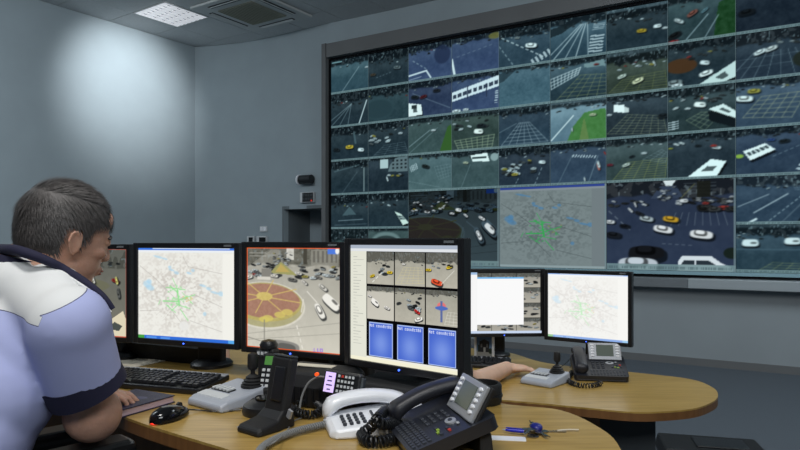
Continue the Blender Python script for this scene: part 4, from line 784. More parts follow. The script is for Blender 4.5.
mb = MB(); mb.T = T; mb.box((.058,.0,.004),(.008,.018,.03),M['pedestal']); mb.build('side_clip', e, bevel=.002)
mb = MB(); mb.cyl((-.071,.0,.098),.0045,.008,M['orange'],12,RX(PI/2)); mb.build('orange_light', e)
mb = MB(); mb.tube(catmull([(-.054,.01,.09),(-.075,.01,.088),(-.098,.005,.072),(-.112,-.002,.04),(-.115,-.01,.006)],8),.0028,M['greycable'],8); mb.build('cable', e)
def local_curve(name, mbx, label, cat): o = mbx.build(name, smooth=60); return tag(o, label, cat)
cp = [d1(296,405,.012), d1(312,402,.014), d1(321,407,.014), d1(316,414,.012), d1(300,413,.012), d1(288,406,.012)]
local_curve('coiled_cord', coil(cp,.0085,.0026,34,M['black'],10,5), 'short black coiled cord looped on the wood behind the radio cradle', 'cord')
cp = [d1(326,424,.012), d1(300,430,.011), d1(280,437,.011), d1(264,446,.011), d1(258,456,.011), d1(262,470,.011)]
local_curve('coiled_cord', coil(cp,.0066,.0022,58,M['greycable'],10,5), 'thick grey coiled cord running from the white telephone to the desk edge', 'cord')
mb = MB(); mb.tube(catmull([d1(327,414,.006), d1(310,416,.003), d1(294,421,.003), d1(286,432,.004), d1(276,441,.024), d1(262,449,.004)],8),.0016,M['greycable'],6); local_curve('thin_cable', mb, 'thin grey cable crossing over the thick grey coiled cord', 'cable')
# blue pens
def pen(a, b, label, r=.0042):
    m = (a+b)/2; e = empty('pen', m, math.atan2((b-a).y,(b-a).x), label, 'pen'); L = (b-a).length
    mb = MB(); mb.lathe([(r,-L/2),(r,L/2-.022),(r*.6,L/2-.008)],M['blue'],(0,0,0),12,Matrix.Rotation(PI/2,3,'Y')); mb.build('barrel', e, smooth=40)
    mb = MB(); mb.lathe([(r*.6,L/2-.008),(.0008,L/2)],M['silver'],(0,0,0),12,Matrix.Rotation(PI/2,3,'Y')); mb.build('tip', e, smooth=40)
    mb = MB(); mb.box((-L/2+.022,0,r+.0012),(.036,.003,.0016),M['blue']); mb.build('clip', e)
pen(d1(276,419,.005), d1(237,427,.005), 'blue ballpoint pen tucked beside the foot of the radio cradle')
# white telephone
e = empty('desk_telephone', (-.054,1.474,D1), math.radians(-75), 'white desk telephone with dark round keys and coiled cord', 'telephone')
mb = MB()
W2, L2 = .078, .118
rings = []
for y, wl, wr, zl, zr in ((-L2,-.050,.052,.018,.014),(-L2+.012,-.068,.070,.026,.020),(-.04,-.076,.078,.032,.026),(.03,-.076,.076,.038,.032),(.09,-.074,.068,.044,.038),(L2,-.062,.050,.042,.036)):
    rings.append([Vector((wl,y,0)),Vector((wr,y,0)),Vector((wr-.003,y,zr)),Vector((wl*.1+.0,y,(zl+zr)/2+.004)),Vector((wl+.004,y,zl))])
mb.loft(rings, M['white']); mb.build('base', e, bevel=.006, seg=3)
# handset: arched bar with two rounded ends, lying along the far side
mb = MB(); rings = []
hx = -.048
for i in range(19):
    t = i/18; y = -.118+.206*t; end = min(t, 1-t); arch = .024*math.sin(PI*t)**.8; low = .046
    hh = .0155+.009*math.exp(-(end/.13)**2); ww = .025+.006*math.exp(-(end/.16)**2)
    if end < .02: hh *= .55; ww *= .6
    zc = low+arch*.75-.012*math.exp(-(end/.12)**2)
    rings.append([Vector((hx+ww*math.copysign(abs(math.cos(a))**.8,math.cos(a)), y, zc+hh*math.copysign(abs(math.sin(a))**.8,math.sin(a)))) for a in np.linspace(0,2*PI,20,endpoint=False)])
mb.loft(rings, M['white']); mb.build('handset', e, smooth=60)
TP = Matrix.Translation((.020,-.048,.032)) @ Matrix.Rotation(.10,4,'Y') @ Matrix.Rotation(.08,4,'X')
for r in range(4):
    for c_ in range(4): mb = MB(); mb.T = TP; mb.lathe([(.0055,0),(.0052,.004),(.003,.005)],M['key'],(-.018+c_*.0155,-.035+r*.0150,-.001),12,None,1.15,.85); mb.build('key', e, smooth=40)
for c_ in range(5): mb = MB(); mb.T = TP; mb.box((-.022+c_*.010,.034,.001),(.007,.005,.004),M['key']); mb.build('function_key', e)
for c_ in range(2):
    for r in range(2): mb = MB(); mb.T = TP; mb.box((.0+c_*.014,.085+r*.024,.004),(.005,.004,.004),M['key']); mb.build('indicator', e)
cp = [d1(398,418,.03), d1(388,410,.04), d1(378,418,.05), d1(370,428,.03), d1(362,434,.016), d1(368,441,.014), d1(384,441,.014), d1(400,436,.014), d1(405,430,.016), d1(396,424,.032), d1(382,424,.044), d1(374,420,.052)]
local_curve('coiled_cord', coil(cp,.0105,.0028,62,M['black'],10,5), 'thick black coiled cord heaped between the white and the black telephone', 'cord')
# digital telephones with silver flip display
def ip_phone(loc, rz, label):
    e = empty('digital_telephone', loc, rz, label, 'telephone'); tl = math.radians(19); T = Matrix.Translation((0,0,.047)) @ Matrix.Rotation(tl,4,'X')
    mb = MB(); mb.T = T; mb.prism([(-.112,-.098),(-.104,-.106),(.104,-.106),(.112,-.098),(.116,.070),(.106,.082),(-.106,.082),(-.116,.070)],-.012,.014,M['ptop']); mb.build('base', e, bevel=.005)
    mb = MB(); mb.box((0,.062,.022),(.19,.03,.044),M['matte'],taper=.9); mb.box((0,-.085,.006),(.2,.03,.008),M['matte']); mb.build('foot', e, bevel=.004)
    mb = MB(); mb.T = T; rings = []
    for i in range(17):
        t = i/16; y = -.092+.184*t; end = min(t,1-t); hh = .015+.007*math.exp(-(end/.14)**2); ww = .026+.004*math.exp(-(end/.14)**2)
        if end < .02: hh *= .6; ww *= .65
        zc = .036+.012*math.sin(PI*t)-.006*math.exp(-(end/.12)**2)
        rings.append([Vector((-.082+ww*math.copysign(abs(math.cos(a))**.7,math.cos(a)),y,zc+hh*math.copysign(abs(math.sin(a))**.7,math.sin(a)))) for a in np.linspace(0,2*PI,18,endpoint=False)])
    mb.loft(rings,M['hset']); mb.build('handset', e, smooth=60)
    mb = MB(); mb.T = T; mb.tube(catmull([(-.100,-.02,.050),(-.101,.01,.051),(-.1,.045,.050)],4),.0016,M['silver'],6); mb.build('handset_trim', e)
    T2 = T @ Matrix.Translation((.033,.030,.015)) @ Matrix.Rotation(math.radians(42),4,'X')
    mb = MB(); mb.T = T2; mb.box((0,.040,0),(.142,.080,.010),M['silver']); dsp = mb.build('display_panel', e, bevel=.003)
    mb = MB(); mb.T = T2; mb.box((0,.040,-.010),(.146,.084,.010),M['matte']); mb.build('display_back', e, bevel=.003)
    mb = MB(); mb.T = T2; mb.box((0,.043,.0055),(.074,.052,.002),M['lcd']); mb.build('lcd', dsp)
    for s in (-1,1):
        for i in range(5): mb = MB(); mb.T = T2; mb.lathe([(.0075,0),(.007,.003),(.004,.004)],M['white'],(s*.054,.068-i*.0125,.005),12,None,1.1,.62); mb.build('side_key', dsp, smooth=40)
    for r in range(4):
        for c_ in range(3): mb = MB(); mb.T = T; mb.box((-.025+c_*.020,.010-r*.0155,.0155),(.012,.008,.004),M['key']); mb.build('key', e, bevel=.001)
    mb = MB(); mb.T = T; mb.lathe([(.016,0),(.0155,.003),(.010,.004)],M['silver'],(.047,.005,.014),20,None,1.1,.75); mb.lathe([(.007,0),(.006,.0052)],M['key'],(.047,.005,.014),14,None,1.1,.75); mb.build('navigation_key', e, smooth=40)
    mb = MB(); mb.T = T; mb.ell((.073,.012,.016),(.006,.004,.003),M['silver']); mb.build('info_key', e)
    for i, (x, y, m_) in enumerate(((.088,-.012,'red'),(.074,-.012,'key'),(.066,-.030,'grn'),(.078,-.034,'grn'),(.090,-.03,'key'),(.054,-.030,'key'))): mb = MB(); mb.T = T; mb.box((x,y,.0155),(.008,.006,.003),M[m_]); mb.build('function_key', e)
    for r in range(4):
        for c_ in range(11): mb = MB(); mb.T = T; mb.box((-.040+c_*.0135,-.058-r*.0115,.0150),(.0085,.0070,.003),M['key']); mb.build('letter_key', e)
    return e
ip = ip_phone((.092,1.352,D1), math.radians(-75.5), 'large black digital telephone with tilted silver display at the front')
ip2 = clone(ip, 'small-looking black digital telephone on the rear desk under the pale monitor'); ip2.location = (.878,2.81,D2); ip2.rotation_euler = (0,0,math.radians(-9))
cp = [d2(572,372,.012), d2(568,380,.01), d2(578,385,.01), d2(592,385.5,.01), d2(601,383.5,.01)]
local_curve('coiled_cord', coil([Vector(c) for c in cp],.009,.0026,30,M['black'],10,5), 'black coiled cord at the foot of the rear desk telephone', 'cord')
mb = MB(); mb.tube(catmull([d2(548,371,.03),d2(562,366,.012),d2(572,358,.02),Vector((.79,2.95,.765))],8),.0022,M['black'],6); local_curve('joystick_cable', mb, 'thin black cable from the rear joystick toward the telephone', 'cable')
# round black cup by the front telephone
q = d1(481,404); e = empty('desk_cup', (.222,1.70,D1), 0, 'round black cup standing behind the front digital telephone', 'cup')
mb = MB(); mb.lathe([(.046,0),(.050,.006),(.050,.048),(.046,.054),(.040,.054),(.040,.01),(0,.01)],M['matte'],(0,0,0),32); mb.build('body', e, smooth=40)
mb = MB(); mb.lathe([(.052,.018),(.053,.022),(.052,.026)],M['black'],(0,0,0),32); mb.build('ribbed_band', e, smooth=40)
# key bunch, paper slip and violet pen
a = d1(508,431.5); mb = MB(); mb.box((0,0,.0006),(.10,.030,.0012),M['white']); o = mb.build('paper_tag'); o.location = (.225,1.392,D1); o.rotation_euler = (0,0,math.radians(-8)); tag(o,'white paper tag on the wood in front of the keys','paper')
pen(d1(524,431.5,.008), d1(502,429.5,.008), 'violet blue pen lying across the white paper tag')
kc = d1(535,432); e = empty('key_bunch', (kc.x, kc.y, D1), 0, 'bunch of steel keys with a dark blue fob on the front desk', 'keys')
mb = MB(); mb.tube([(.016*math.cos(a_),.016*math.sin(a_),.004) for a_ in np.linspace(0,2*PI,25)],.0012,M['steel'],6); mb.build('key_ring', e)
mb = MB(); mb.ell((.004,.004,.010),(.014,.018,.009),M['dblue']); mb.build('blue_fob', e, smooth=60)
for i, (ang, L_) in enumerate(((-.05,.040),(2.9,.030),(-1.3,.026),(1.5,.020),(-2.2,.028))):
    mb = MB(); mb.T = Matrix.Rotation(ang,4,'Z') @ Matrix.Translation((.012,0,.002+.0022*i)); mb.lathe([(.0105,-.001),(.0105,.001)],M['steel'],(.008,0,0),16); mb.box((.018+L_/2,0,0),(L_,.006,.0018),M['steel'])
    for j in range(4): mb.box((.03+j*.006,.004,0),(.003,.003,.0016),M['steel'])
    mb.build('key', e)
mb = MB(); mb.lathe([(.013,-.0008),(.013,.0008)],M['steel'],(-.012,-.036,.002),24); mb.build('round_token', e)
mb = MB(); mb.tube(catmull([(.05,-.002,.004),(.075,.004,.004),(.10,.003,.004)],4),.0018,M['paper'],6); mb.build('cord_loop', e)
# framed photograph on the rear desk
e = empty('photo_frame', (.43,3.24,D2), math.radians(-14), 'small framed photograph of a dark building under blue sky on the rear desk', 'photo frame')
s = Img(40, 60, (80,130,200), (170,200,225), 33, .66); s.rect(0,.75,1,1,(200,200,195)); s.poly([(.2,.8),(.2,.35),(.5,.25),(.8,.35),(.8,.8)],(50,50,56)); s.rect(.1,.5,.2,.8,(40,60,40)); s.ell(.88,.75,.12,.12,(40,60,40)); s.rect(.45,.6,.57,.8,(220,220,215)); s.rect(.28,.45,.38,.6,(150,150,150)); s.rect(.62,.45,.72,.6,(150,150,150))
s.a *= .8
ms = bpy.data.materials.new('photo_print'); ms.use_nodes = True; nn = ms.node_tree; vc = nn.nodes.new('ShaderNodeVertexColor'); vc.layer_name = 'pic'; nn.links.new(vc.outputs[0], nn.nodes['Principled BSDF'].inputs['Base Color'])
mb = MB()
for c, d in (((-.045,0,.07),(.012,.012,.14)),((.045,0,.07),(.012,.012,.14)),((0,0,.006),(.09,.012,.012)),((0,0,.134),(.09,.012,.012))): mb.box(c,d,M['white'],R=None)
mb.build('frame', e, bevel=.002); me = picture_mesh('print', s, .08, .118); me.materials[0] = ms; o = obj('print', me, e); o.location = (-.04,.001,.011)
mb = MB(); mb.box((0,.03,.05),(.04,.004,.10),M['black'],R=RX(.35)); mb.box((0,.006,.07),(.088,.004,.12),M['black']); mb.build('easel_back', e)
# ================================================================ PEOPLE
def hand(mb, wrist, d, up, side, m, curl=.5, spread=.1, sc=1.0, thumb_out=.8):
    # d: direction of the fingers, up: back of the hand, side: +1 thumb on d x up side
    d = Vector(d).normalized(); up = Vector(up); up = (up-d*up.dot(d)).normalized(); sd = d.cross(up).normalized()*side; w = Vector(wrist)
    R = Matrix((d, sd, up)).transposed(); pc = w+d*.048*sc
    mb.ell(pc, (.052*sc, .040*sc, .0155*sc), m, R, 18, 10); mb.cap(w-d*.01, w+d*.03*sc, .024*sc, .021*sc, m)
    for i, (o, L, r) in enumerate(((.029,.072,.0092),(.010,.080,.0094),(-.010,.075,.0090),(-.028,.060,.0082))):
        p = w+d*(.080-abs(i-1)*.004)*sc+sd*o*sc; mb.cap(w+d*.03*sc+sd*o*.7*sc, p, .013*sc, .0105*sc, m, 12)
        dirn = (d+sd*(o/.03)*spread).normalized(); a = 0
        for k, f in enumerate((.45,.30,.25)):
            a += curl*(.55 if k == 0 else .9)*(1+.12*(i-1)); v = dirn*math.cos(a)-up*math.sin(a); q = p+v*L*f*sc
            mb.cap(p, q, r*sc*(1-.06*k), r*sc*(.94-.08*k), m, 12); p = q
    p = w+d*.022*sc+sd*.026*sc-up*.004; v = (d*.75+sd*thumb_out-up*.25).normalized()
    for f, r in ((.036,.0135),(.032,.011),(.024,.0100)):
        q = p+v*f*sc; mb.cap(p, q, r*sc*1.05, r*sc*.95, m, 12); p = q; v = (v+d*.30-up*.12).normalized()
def head_R(yaw, pitch, roll=0):   # local x = forward, y = left, z = up
    return Matrix.Rotation(yaw, 3, 'Z') @ Matrix.Rotation(pitch, 3, 'Y') @ Matrix.Rotation(roll, 3, 'X')
def head(mb, c, R, m, k=1.0):
    c = Vector(c); g = lambda p: c+R @ (Vector(p)*k); s = lambda r: tuple(q*k for q in r)
    E = lambda p, r, RR=None: mb.ell(g(p), s(r), m, R if RR is None else R @ RR, 24, 14)
    E((-.012,0,.032),(.094,.076,.084)); E((.022,0,.006),(.072,.068,.080)); E((.036,0,-.045),(.052,.055,.055)); E((.048,0,-.086),(.032,.036,.024)); E((.02,0,-.068),(.055,.054,.036))
    E((.078,.0,.014),(.016,.048,.010)); E((.070,0,.050),(.020,.055,.032))
    for y in (-1,1):
        E((.058,y*.040,-.022),(.026,.022,.018)); E((.080,y*.031,.002),(.011,.016,.008))
        E((-.004,y*.072,-.012),(.014,.007,.025),Matrix.Rotation(-y*.35,3,'Z') @ Matrix.Rotation(-.12,3,'Y'))
        pts = [(.008,y*.075,-.028),(.010,y*.076,-.008),(.007,y*.079,.008),(-.004,y*.082,.014),(-.015,y*.084,.008),(-.018,y*.083,-.008),(-.012,y*.080,-.024),(-.002,y*.076,-.036)]
        for a, b in zip(pts[:-1], pts[1:]): mb.cap(g(a), g(b), .0038*k, .0038*k, m, 8)
    mb.cap(g((.082,0,.008)), g((.098,0,-.028)), .0085*k, .0125*k, m, 14); E((.094,.011,-.034),(.011,.009,.008)); E((.094,-.011,-.034),(.011,.009,.008))
    E((.083,0,-.060),(.014,.024,.008)); E((.080,0,-.070),(.013,.021,.008))
    return g
def hair_mesh(name, g, R, k, parent, m, seed=1, n=7000, line=None):
    bm = bmesh.new(); bmesh.ops.create_icosphere(bm, subdivisions=5, radius=1); rnd = random.Random(seed)
    dead = []
    for v in bm.verts:
        x, y, z = v.co; h_ = max(math.hypot(x, y), 1e-3); q_ = (1 if z > 0 else (.45*h_+.55)/h_) if h_ > .3 else 1; p = Vector((x*q_*.099-.006, y*(1 if z > 0 else (.8*h_+.2)/h_)*.0815, z*.096+.031))
        # hairline: forehead, temple with sideburn, above the ears, down to the nape
        lim = .034 if p.x > .050 else (.034-(.050-p.x)*1.2 if p.x > .018 else (.0 if p.x > .006 else (.014 if p.x > -.024 else -.068)))
        if p.x <= .018 and p.x > .006: lim = -.020
        if p.z < lim: dead.append(v)
        v.co = g(p)
    bmesh.ops.delete(bm, geom=dead, context='VERTS'); bm.normal_update()
    faces = [f for f in bm.faces]; vs = []; fs = []
    for _ in range(n):
        f = rnd.choice(faces); c = f.calc_center_median(); nn = f.normal; fw = R @ Vector((rnd.uniform(.25,.6), rnd.uniform(-.12,.12), rnd.uniform(-1.0,-.6)))
        loc = R.transposed() @ (c-g((0,0,0)))
        if loc.z > .085*k: fw = R @ Vector((.9, rnd.uniform(-.3,.3), .1))
        t = (fw-nn*fw.dot(nn)).normalized(); L = rnd.uniform(.014,.026); L *= 1.5 if loc.z > .05 else .8
        sdv = nn.cross(t)*.0011; tip = c+t*L+nn*rnd.uniform(.001,.0055); i = len(vs)
        vs += [c-sdv, c+sdv, tip]; fs.append((i, i+1, i+2))
    me = bpy.data.meshes.new(name); bmesh.ops.solidify(bm, geom=bm.faces[:], thickness=.004); bm.to_mesh(me); bm.free(); me.materials.append(m)
    me.polygons.foreach_set('use_smooth', [True]*len(me.polygons)); o = obj(name, me, parent)
    me2 = bpy.data.meshes.new('hair_strands'); me2.from_pydata([tuple(v) for v in vs], [], fs); me2.materials.append(m); s_ = obj('hair_strands', me2, o); s_['kind'] = 'stuff'; return o
V3 = lambda *a: Vector(a)
# ---------------------------------------------------------------- the seated man
man = empty('person', (0,0,0), 0, 'seated man in pale blue shirt with white yoke, navy cuffs and short greying hair', 'person')
HC = P(60, 226, 1.43); HR = head_R(math.radians(48), math.radians(11), math.radians(3))
HC = V3(-.754, 1.425, 1.364)
neck0 = V3(-.822, 1.385, 1.292); chest = V3(-.86, 1.40, 1.12); pelvis = V3(-1.0, 1.16, .74)
shR, shL = V3(-.666,1.280,1.186), V3(-.975,1.555,1.232); elR, elL = V3(-.664,1.372,.980), V3(-1.10,1.70,.97); wrR, wrL = V3(-.785,1.590,.966), V3(-1.00,1.92,.955)
mb = MB(); k = M['skin']; g = head(mb, HC, HR, k, 1.0)
mb.cap(g((-.025,0,-.04)), neck0+V3(0,.01,-.01), .055, .056, k); mb.ell(chest, (.10,.11,.12), k, Matrix.Rotation(.78,3,'Z'))
mb.cap(chest, pelvis, .10, .10, k); mb.cap(neck0, shR+V3(0,0,-.01), .06, .05, k); mb.cap(neck0, shL+V3(0,0,-.01), .06, .05, k)
mb.cap(shR, elR, .055, .047, k); mb.cap(elR, wrR+V3(.004,-.02,0), .060, .030, k); mb.cap(shL, elL, .055, .046, k); mb.cap(elL, wrL, .048, .028, k)
hand(mb, wrR, (.88,.32,-.02), (-.1,.0,1), -1, k, .55, .15, .9, .55); hand(mb, wrL, (.9,.35,-.05), (0,0,1), 1, k, .35)
kneeR, kneeL = V3(-.60,1.42,.68), V3(-.86,1.66,.68); ankR, ankL = V3(-.55,1.50,.26), V3(-.80,1.76,.26)
for s_, kn, an in ((V3(.06,-.07,-.03), kneeR, ankR), (V3(-.06,.07,-.03), kneeL, ankL)): mb.cap(pelvis+s_, kn, .085, .058, k); mb.cap(kn, an, .055, .038, k)
body = remesh(mb, 'body', .0042, 4, man)
mb = MB()
for y in (-1,1): mb.ell(g((.0775,y*.030,.0015)), (.0115,)*3, M['eye'], n=14, k=10)
mb.build('eyes', man, smooth=60)
mb = MB()
for y in (-1,1): mb.ell(g((.0885,y*.031,.0012)), (.003,.0055,.0055), M['iris'], HR, 12, 8)
mb.build('irises', man, smooth=60)
mb = MB()
for y in (-1,1):
    for i in range(6): a_ = g((.090-.0012*i*i*.35, y*(.014+i*.0072), .0175+.001*i-.0004*i*i)); mb.ell(a_, (.004,.006,.0032), M['hair'], HR, 8, 6)
mb.build('eyebrows', man)
mb = MB(); mb.ell(g((.0925,0,-.0635)), (.006,.021,.0035), M['lip'], HR, 16, 8); mb.ell(g((.0895,0,-.0705)), (.006,.018,.0042), M['lip'], HR, 16, 8); mb.build('lips', man, smooth=60)
hair_mesh("hair", g, HR, 1.0, man, M['hair'])
# shirt
def torso(mb, neck, shR, shL, chest, pelvis, m, fat=1.0):
    ax = (shR-shL).normalized(); fw = V3(-ax.y, ax.x, 0); R = Matrix((ax, fw, V3(0,0,1))).transposed()
    for t in (0,.2,.4,.6,.8,1): mb.ell(chest.lerp(pelvis,t)+V3(0,0,.01), (.182*fat,(.128+.020*math.sin(PI*t))*fat,.15), m, R, 28, 16)
    ms = (shR+shL)/2; mb.ell(ms.lerp(chest,.35), (.195,.105,.12), m, R, 28, 16); mb.ell(ms.lerp(neck,.4), (.15,.085,.07), m, R, 24, 12)
    mb.cap(neck+V3(0,0,-.03), shR, .068, .070, m); mb.cap(neck+V3(0,0,-.03), shL, .068, .070, m)
mb = MB(); torso(mb, neck0, shR, shL, chest, pelvis, M['shirt'], 1.02)
axR = (elR-shR); cR = shR+axR*.64
mb.ell(shR, (.080,)*3, M['shirt'], n=24, k=14); mb.frus(shR+V3(-.005,0,.0), cR, .080, .077, M['shirt'], 28); mb.ell(neck0.lerp(shR,.5)+V3(0,0,-.02),(.09,.06,.05),M['shirt'],Matrix.Rotation(-.78,3,'Z')); mb.ell(neck0.lerp(shL,.5)+V3(0,0,-.02),(.09,.06,.05),M['shirt'],Matrix.Rotation(-.78,3,'Z')); mb.ell(P(22,284,1.365),(.088,.075,.068),M['shirt']); mb.ell(P(-22,287,1.42),(.10,.10,.078),M['shirt']); mb.ell(P(52,288,1.34),(.065,.06,.052),M['shirt'])
axL = (elL-shL); cL = shL+axL*.68; mb.ell(shL, (.074,)*3, M['shirt'], n=24, k=14); mb.frus(shL, cL, .074, .078, M['shirt'], 24)
shirt = remesh(mb, 'shirt', .0065, 16, man)
# white yoke over shoulders and back: faces above the seam change cloth
me = shirt.data; axs = (shR-shL).normalized(); fws = V3(-axs.y, axs.x, 0)
def seam(p):
    q = p-neck0; a = abs(q.dot(axs)); b = q.dot(fws)             # a toward a shoulder, b toward the chest
    return p.z-(1.212+(.50*(b+.042) if b > -.042 else (.11-a)*.16))
at = me.attributes.new('seam', 'FLOAT', 'POINT'); at.data.foreach_set('value', [seam(v.co) for v in me.vertices])
sm = M['shirt'].copy(); sm.name = 'shirt_two_cloths'; nt = sm.node_tree; b_ = nt.nodes['Principled BSDF']; a_ = nt.nodes.new('ShaderNodeAttribute'); a_.attribute_name = 'seam'
rp = nt.nodes.new('ShaderNodeValToRGB'); rp.color_ramp.interpolation = 'CONSTANT'; mm = nt.nodes.new('ShaderNodeMath'); mm.operation = 'MULTIPLY_ADD'; mm.inputs[1].default_value = 10; mm.inputs[2].default_value = .5
nt.links.new(a_.outputs['Fac'], mm.inputs[0]); nt.links.new(mm.outputs[0], rp.inputs[0]); nt.links.new(rp.outputs[0], b_.inputs['Base Color'])
rp.color_ramp.elements[0].color = rgb(176,184,228); rp.color_ramp.elements[1].position = .5; rp.color_ramp.elements[1].color = rgb(226,228,228)
el_ = rp.color_ramp.elements.new(.482); el_.color = rgb(70,72,110)
me.materials.clear(); me.materials.append(sm)
mb = MB(); d_ = axR.normalized()
def ring(mb, c, dn, r0, r1, L, m, t=.004):
    q = dn.to_track_quat('Z','X').to_matrix(); mb.lathe([(r0,0),(r1,L),(r1-t,L),(r0-t,0),(r0,0)], m, c, 32, q)
tl = (d_+V3(.10,-.02,0)).normalized()
tl = (d_+V3(.22,-.04,.06)).normalized(); ring(mb, cR-tl*.024, tl, .0800, .0810, .042, M['navyc']); mb.build('cuff', man, smooth=50)
mb = MB(); ring(mb, cL-axL.normalized()*.02, axL.normalized(), .082, .083, .042, M['navyc']); mb.build('cuff', man, smooth=50)
# collar
cn = neck0+V3(.010,.004,-.002); dn = (g((-.02,0,-.03))-neck0).normalized(); dn = V3(.22,.16,1).normalized()
mb = MB(); ring(mb, cn-dn*.02, dn, .082, .074, .040, M['navyc'], .005); mb.build('collar', man, smooth=50)
# front placket edge running down the chest from the collar
pl = [P(2,250,1.36), P(14,250,1.315), P(32,255,1.30), P(50,262,1.31), P(64,269,1.325), P(84,281,1.325), P(102,295,1.32), P(113,309,1.325)]
mb = MB(); mb.tube(catmull(pl,8), .0125, M['navyc'], 10, .0055); mb.build('collar_point', man, smooth=60)
mb = MB(); mb.tube(catmull([p+V3(-.004,-.004,-.007) for p in pl[4:]],8), .004, M['yoke'], 8); mb.build('collar_edge', man, smooth=60)
# shoulder strap
# trousers and shoes
mb = MB(); k = M['trousers']; mb.ell(pelvis+V3(0,0,-.03), (.19,.16,.12), k, Matrix.Rotation(-.8,3,'Z'))
for s_, kn, an in ((V3(.06,-.07,-.03), kneeR, ankR), (V3(-.06,.07,-.03), kneeL, ankL)): mb.cap(pelvis+s_, kn, .100, .075, k); mb.frus(kn, an, .074, .062, k); mb.ell(kn, (.075,)*3, k)
remesh(mb, 'trousers', .01, 4, man)
for an in (ankR, ankL):
    mb = MB(); fd = V3(.6,.6,0).normalized(); R = Matrix.Rotation(math.atan2(fd.y,fd.x),3,'Z')
    mb.ell(V3(an.x,an.y,FL1+.045), (.06,.045,.045), M['shoe'], R); mb.ell(V3(an.x,an.y,FL1+.034)+fd*.09, (.10,.045,.034), M['shoe'], R); mb.box(V3(an.x,an.y,FL1+.012)+fd*.06, (.25,.08,.02), M['shoe'], R=R); remesh(mb, 'shoe', .006, 4, man)
# office chair
ch = empty('office_chair', (-1.0,1.16,FL1), math.radians(46), 'black office chair with padded armrest under the elbow of the man', 'chair')
mb = MB(); mb.box((0,0,.40),(.50,.50,.08),M['chair'],taper=.97); mb.build('seat', ch, bevel=.03, seg=3)
mb = MB(); mb.loft([[Vector((x, y, z)) for y, z in ((-.22,-.0),(.22,.0),(.22,.0),(-.22,.0))] for x in (0,0.01)], M['chair']) if False else None
mb = MB(); mb.box((-.29,0,.68),(.07,.44,.46),M['chair'],R=Matrix.Rotation(-.15,3,'Y')); mb.build('backrest', ch, bevel=.03, seg=3)
mb = MB(); mb.tube(catmull([(-.1,0,.34),(-.28,0,.34),(-.33,0,.5),(-.33,0,.7)],6),.022,M['chairp'],8); mb.build('back_bar', ch, smooth=50)
mb = MB(); mb.cyl((0,0,.23),.03,.28,M['chairp'],20); mb.build('column', ch)
for i in range(5):
    a = 2*PI*i/5+.3; mb = MB(); mb.box((.15*math.cos(a),.15*math.sin(a),.085),(.30,.05,.03),M['chairp'],rz=a); lg = mb.build('leg', ch, bevel=.006)
    mb = MB(); mb.cyl((.29*math.cos(a),.29*math.sin(a),.03),.03,.04,M['black'],16,Matrix.Rotation(PI/2,3,'X')); mb.build('castor', lg)
Tch = (Matrix.Translation((-1.0,1.16,FL1)) @ Matrix.Rotation(math.radians(46),4,'Z')).inverted()
for sgn in (1,-1):
    # armrest: right hand one passes under the elbow
    A0 = Tch @ V3(-.90,1.12,.896); A1 = Tch @ V3(-.612,1.44,.896)
    if sgn == -1: A0.y *= -1; A1.y *= -1
    c = (A0+A1)/2; a = math.atan2(A1.y-A0.y, A1.x-A0.x)
    mb = MB(); mb.box((c.x,c.y,c.z-.002),((A1-A0).length,.085,.04),M['chairp'],rz=a); ar = mb.build('armrest', ch, bevel=.016, seg=3)
    mb = MB(); mb.tube([(c.x,c.y,c.z-.02),(c.x*.8,c.y*.98,.5),(c.x*.5,c.y*.7,.37)],.018,M['chairp'],8); mb.build('arm_support', ar)
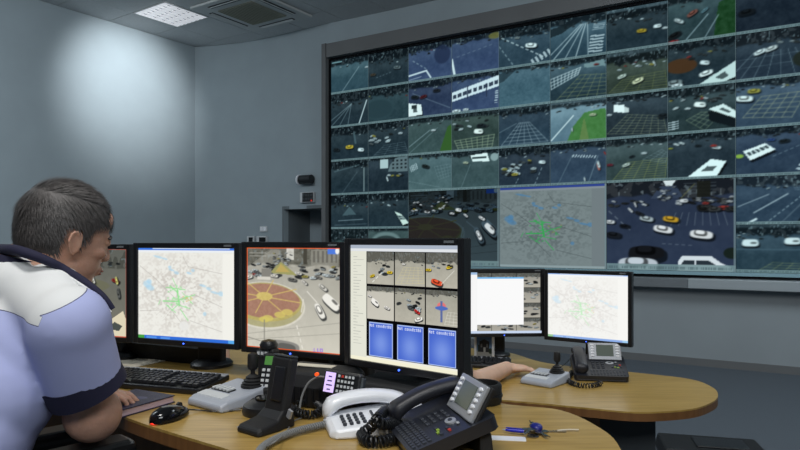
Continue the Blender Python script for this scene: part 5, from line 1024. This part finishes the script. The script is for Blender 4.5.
# ---------------------------------------------------------------- operators on the lower floor, mostly hidden by the front monitors
def operator(c, yaw, label, rightarm=None, leftarm=None, skin='skin2'):
    o = empty('person', (0,0,0), 0, label, 'person'); R = Matrix.Rotation(yaw,3,'Z'); G = lambda p: V3(c[0],c[1],0)+R @ Vector(p); k = M[skin]
    pel = G((0,0,.56)); che = G((.10,0,.83)); nk = G((.17,0,.97)); sr, sl = G((.14,-.19,.91)), G((.14,.19,.91)); hR = head_R(yaw, .45); hc = G((.235,0,1.065))
    mb = MB(); gg = head(mb, hc, hR, k, .97); mb.cap(gg((-.02,0,-.05)), nk, .05, .06, k); mb.cap(nk, che, .06, .11, k); mb.cap(che, pel, .11, .12, k)
    er, wr, fr = rightarm or (G((.24,-.27,.80)), G((.45,-.15,.785)), R @ V3(.9,.3,-.1)); el, wl, fl_ = leftarm or (G((.24,.27,.80)), G((.45,.15,.785)), R @ V3(.9,-.3,-.1))
    for s_, e_, w_, f_, sd in ((sr,er,wr,fr,1),(sl,el,wl,fl_,-1)): mb.cap(nk, s_, .055, .05, k); mb.cap(s_, e_, .05, .041, k); mb.cap(e_, w_, .045, .031, k); hand(mb, w_, f_, (0,0,1), -sd, k, .42, .12, 1.06)
    kr, kl = G((.42,-.12,.52)), G((.42,.12,.52)); ar, al = G((.40,-.12,.09)), G((.40,.12,.09))
    for a, b, c_ in ((pel,kr,ar),(pel,kl,al)): mb.cap(a, b, .08, .055, k); mb.cap(b, c_, .052, .036, k)
    remesh(mb, 'body', .0055, 3, o); hair_mesh('hair', gg, hR, .97, o, M['hair'], 5, 1500)
    mb = MB(); torso(mb, nk, sr, sl, che, pel, M['darkcloth'], .9); 
    for s_, e_ in ((sr,er),(sl,el)): mb.frus(s_, s_.lerp(e_,.60), .062, .066, M['darkcloth'])
    remesh(mb, 'shirt', .01, 4, o); mb = MB(); mb.ell(pel, (.16,.17,.12), M['trousers'], R)
    for a, b, c_ in ((pel,kr,ar),(pel,kl,al)): mb.cap(a, b, .09, .07, M['trousers']); mb.cap(b, c_, .07, .055, M['trousers'])
    remesh(mb, 'trousers', .012, 3, o)
    for a in (ar, al): mb = MB(); mb.ell(a+(R @ V3(.06,0,-.045)), (.13,.045,.042), M['shoe'], R); mb.build('shoe', o, smooth=60)
    mb = MB()
    for y in (-1,1): mb.ell(gg((.0775,y*.030,.0015)), (.0115,)*3, M['eye'], n=12, k=8); mb.ell(gg((.0885,y*.031,.0012)), (.003,.0055,.0055), M['iris'], hR, 10, 6)
    mb.build('eyes', o)
    s = empty('office_chair', (G((-.02,0,0))), yaw, label.replace('person', 'black office chair of the person'), 'chair')
    mb = MB(); mb.box((0,0,.44),(.46,.46,.07),M['chair']); mb.build('seat', s, bevel=.025); mb = MB(); mb.box((-.27,0,.68),(.06,.40,.34),M['chair'],R=Matrix.Rotation(-.1,3,'Y')); mb.build('backrest', s, bevel=.025)
    mb = MB(); mb.box((-.25,0,.46),(.05,.06,.12),M['chairp']); mb.build('back_bar', s); mb = MB(); mb.cyl((0,0,.24),.03,.34,M['chairp'],16); mb.build('column', s)
    for i in range(5): a = 2*PI*i/5; mb = MB(); mb.box((.14*math.cos(a),.14*math.sin(a),.06),(.28,.05,.03),M['chairp'],rz=a); lg = mb.build('leg', s, bevel=.005); mb = MB(); mb.cyl((.27*math.cos(a),.27*math.sin(a),.026),.026,.04,M['black'],14,Matrix.Rotation(PI/2,3,'X')); mb.build('castor', lg)
    return o, s
w_ = d2(500,374,.03); e_ = d2(474,383,.05)
op, oc = operator((-.10,2.26), math.radians(62), 'person hidden behind the largest monitor, bare forearm and hand on the rear desk', rightarm=(e_, V3(.470,2.80,D2+.040), V3(.95,.22,-.02)))
oc['label'] = 'black office chair hidden behind the largest monitor'
q = P(217,352,2.9); op3, oc3 = operator((-1.10,2.68), math.radians(45), 'person in dark clothes behind the map monitor, only a bare arm showing', rightarm=(V3(-.815,2.88,.80), V3(-.82,2.90,.985), V3(-.3,.4,.8)), leftarm=(V3(-1.28,2.95,.80), V3(-1.18,3.14,.785), V3(.8,.5,0)))
oc3['label'] = 'black office chair hidden behind the pale city map monitor'
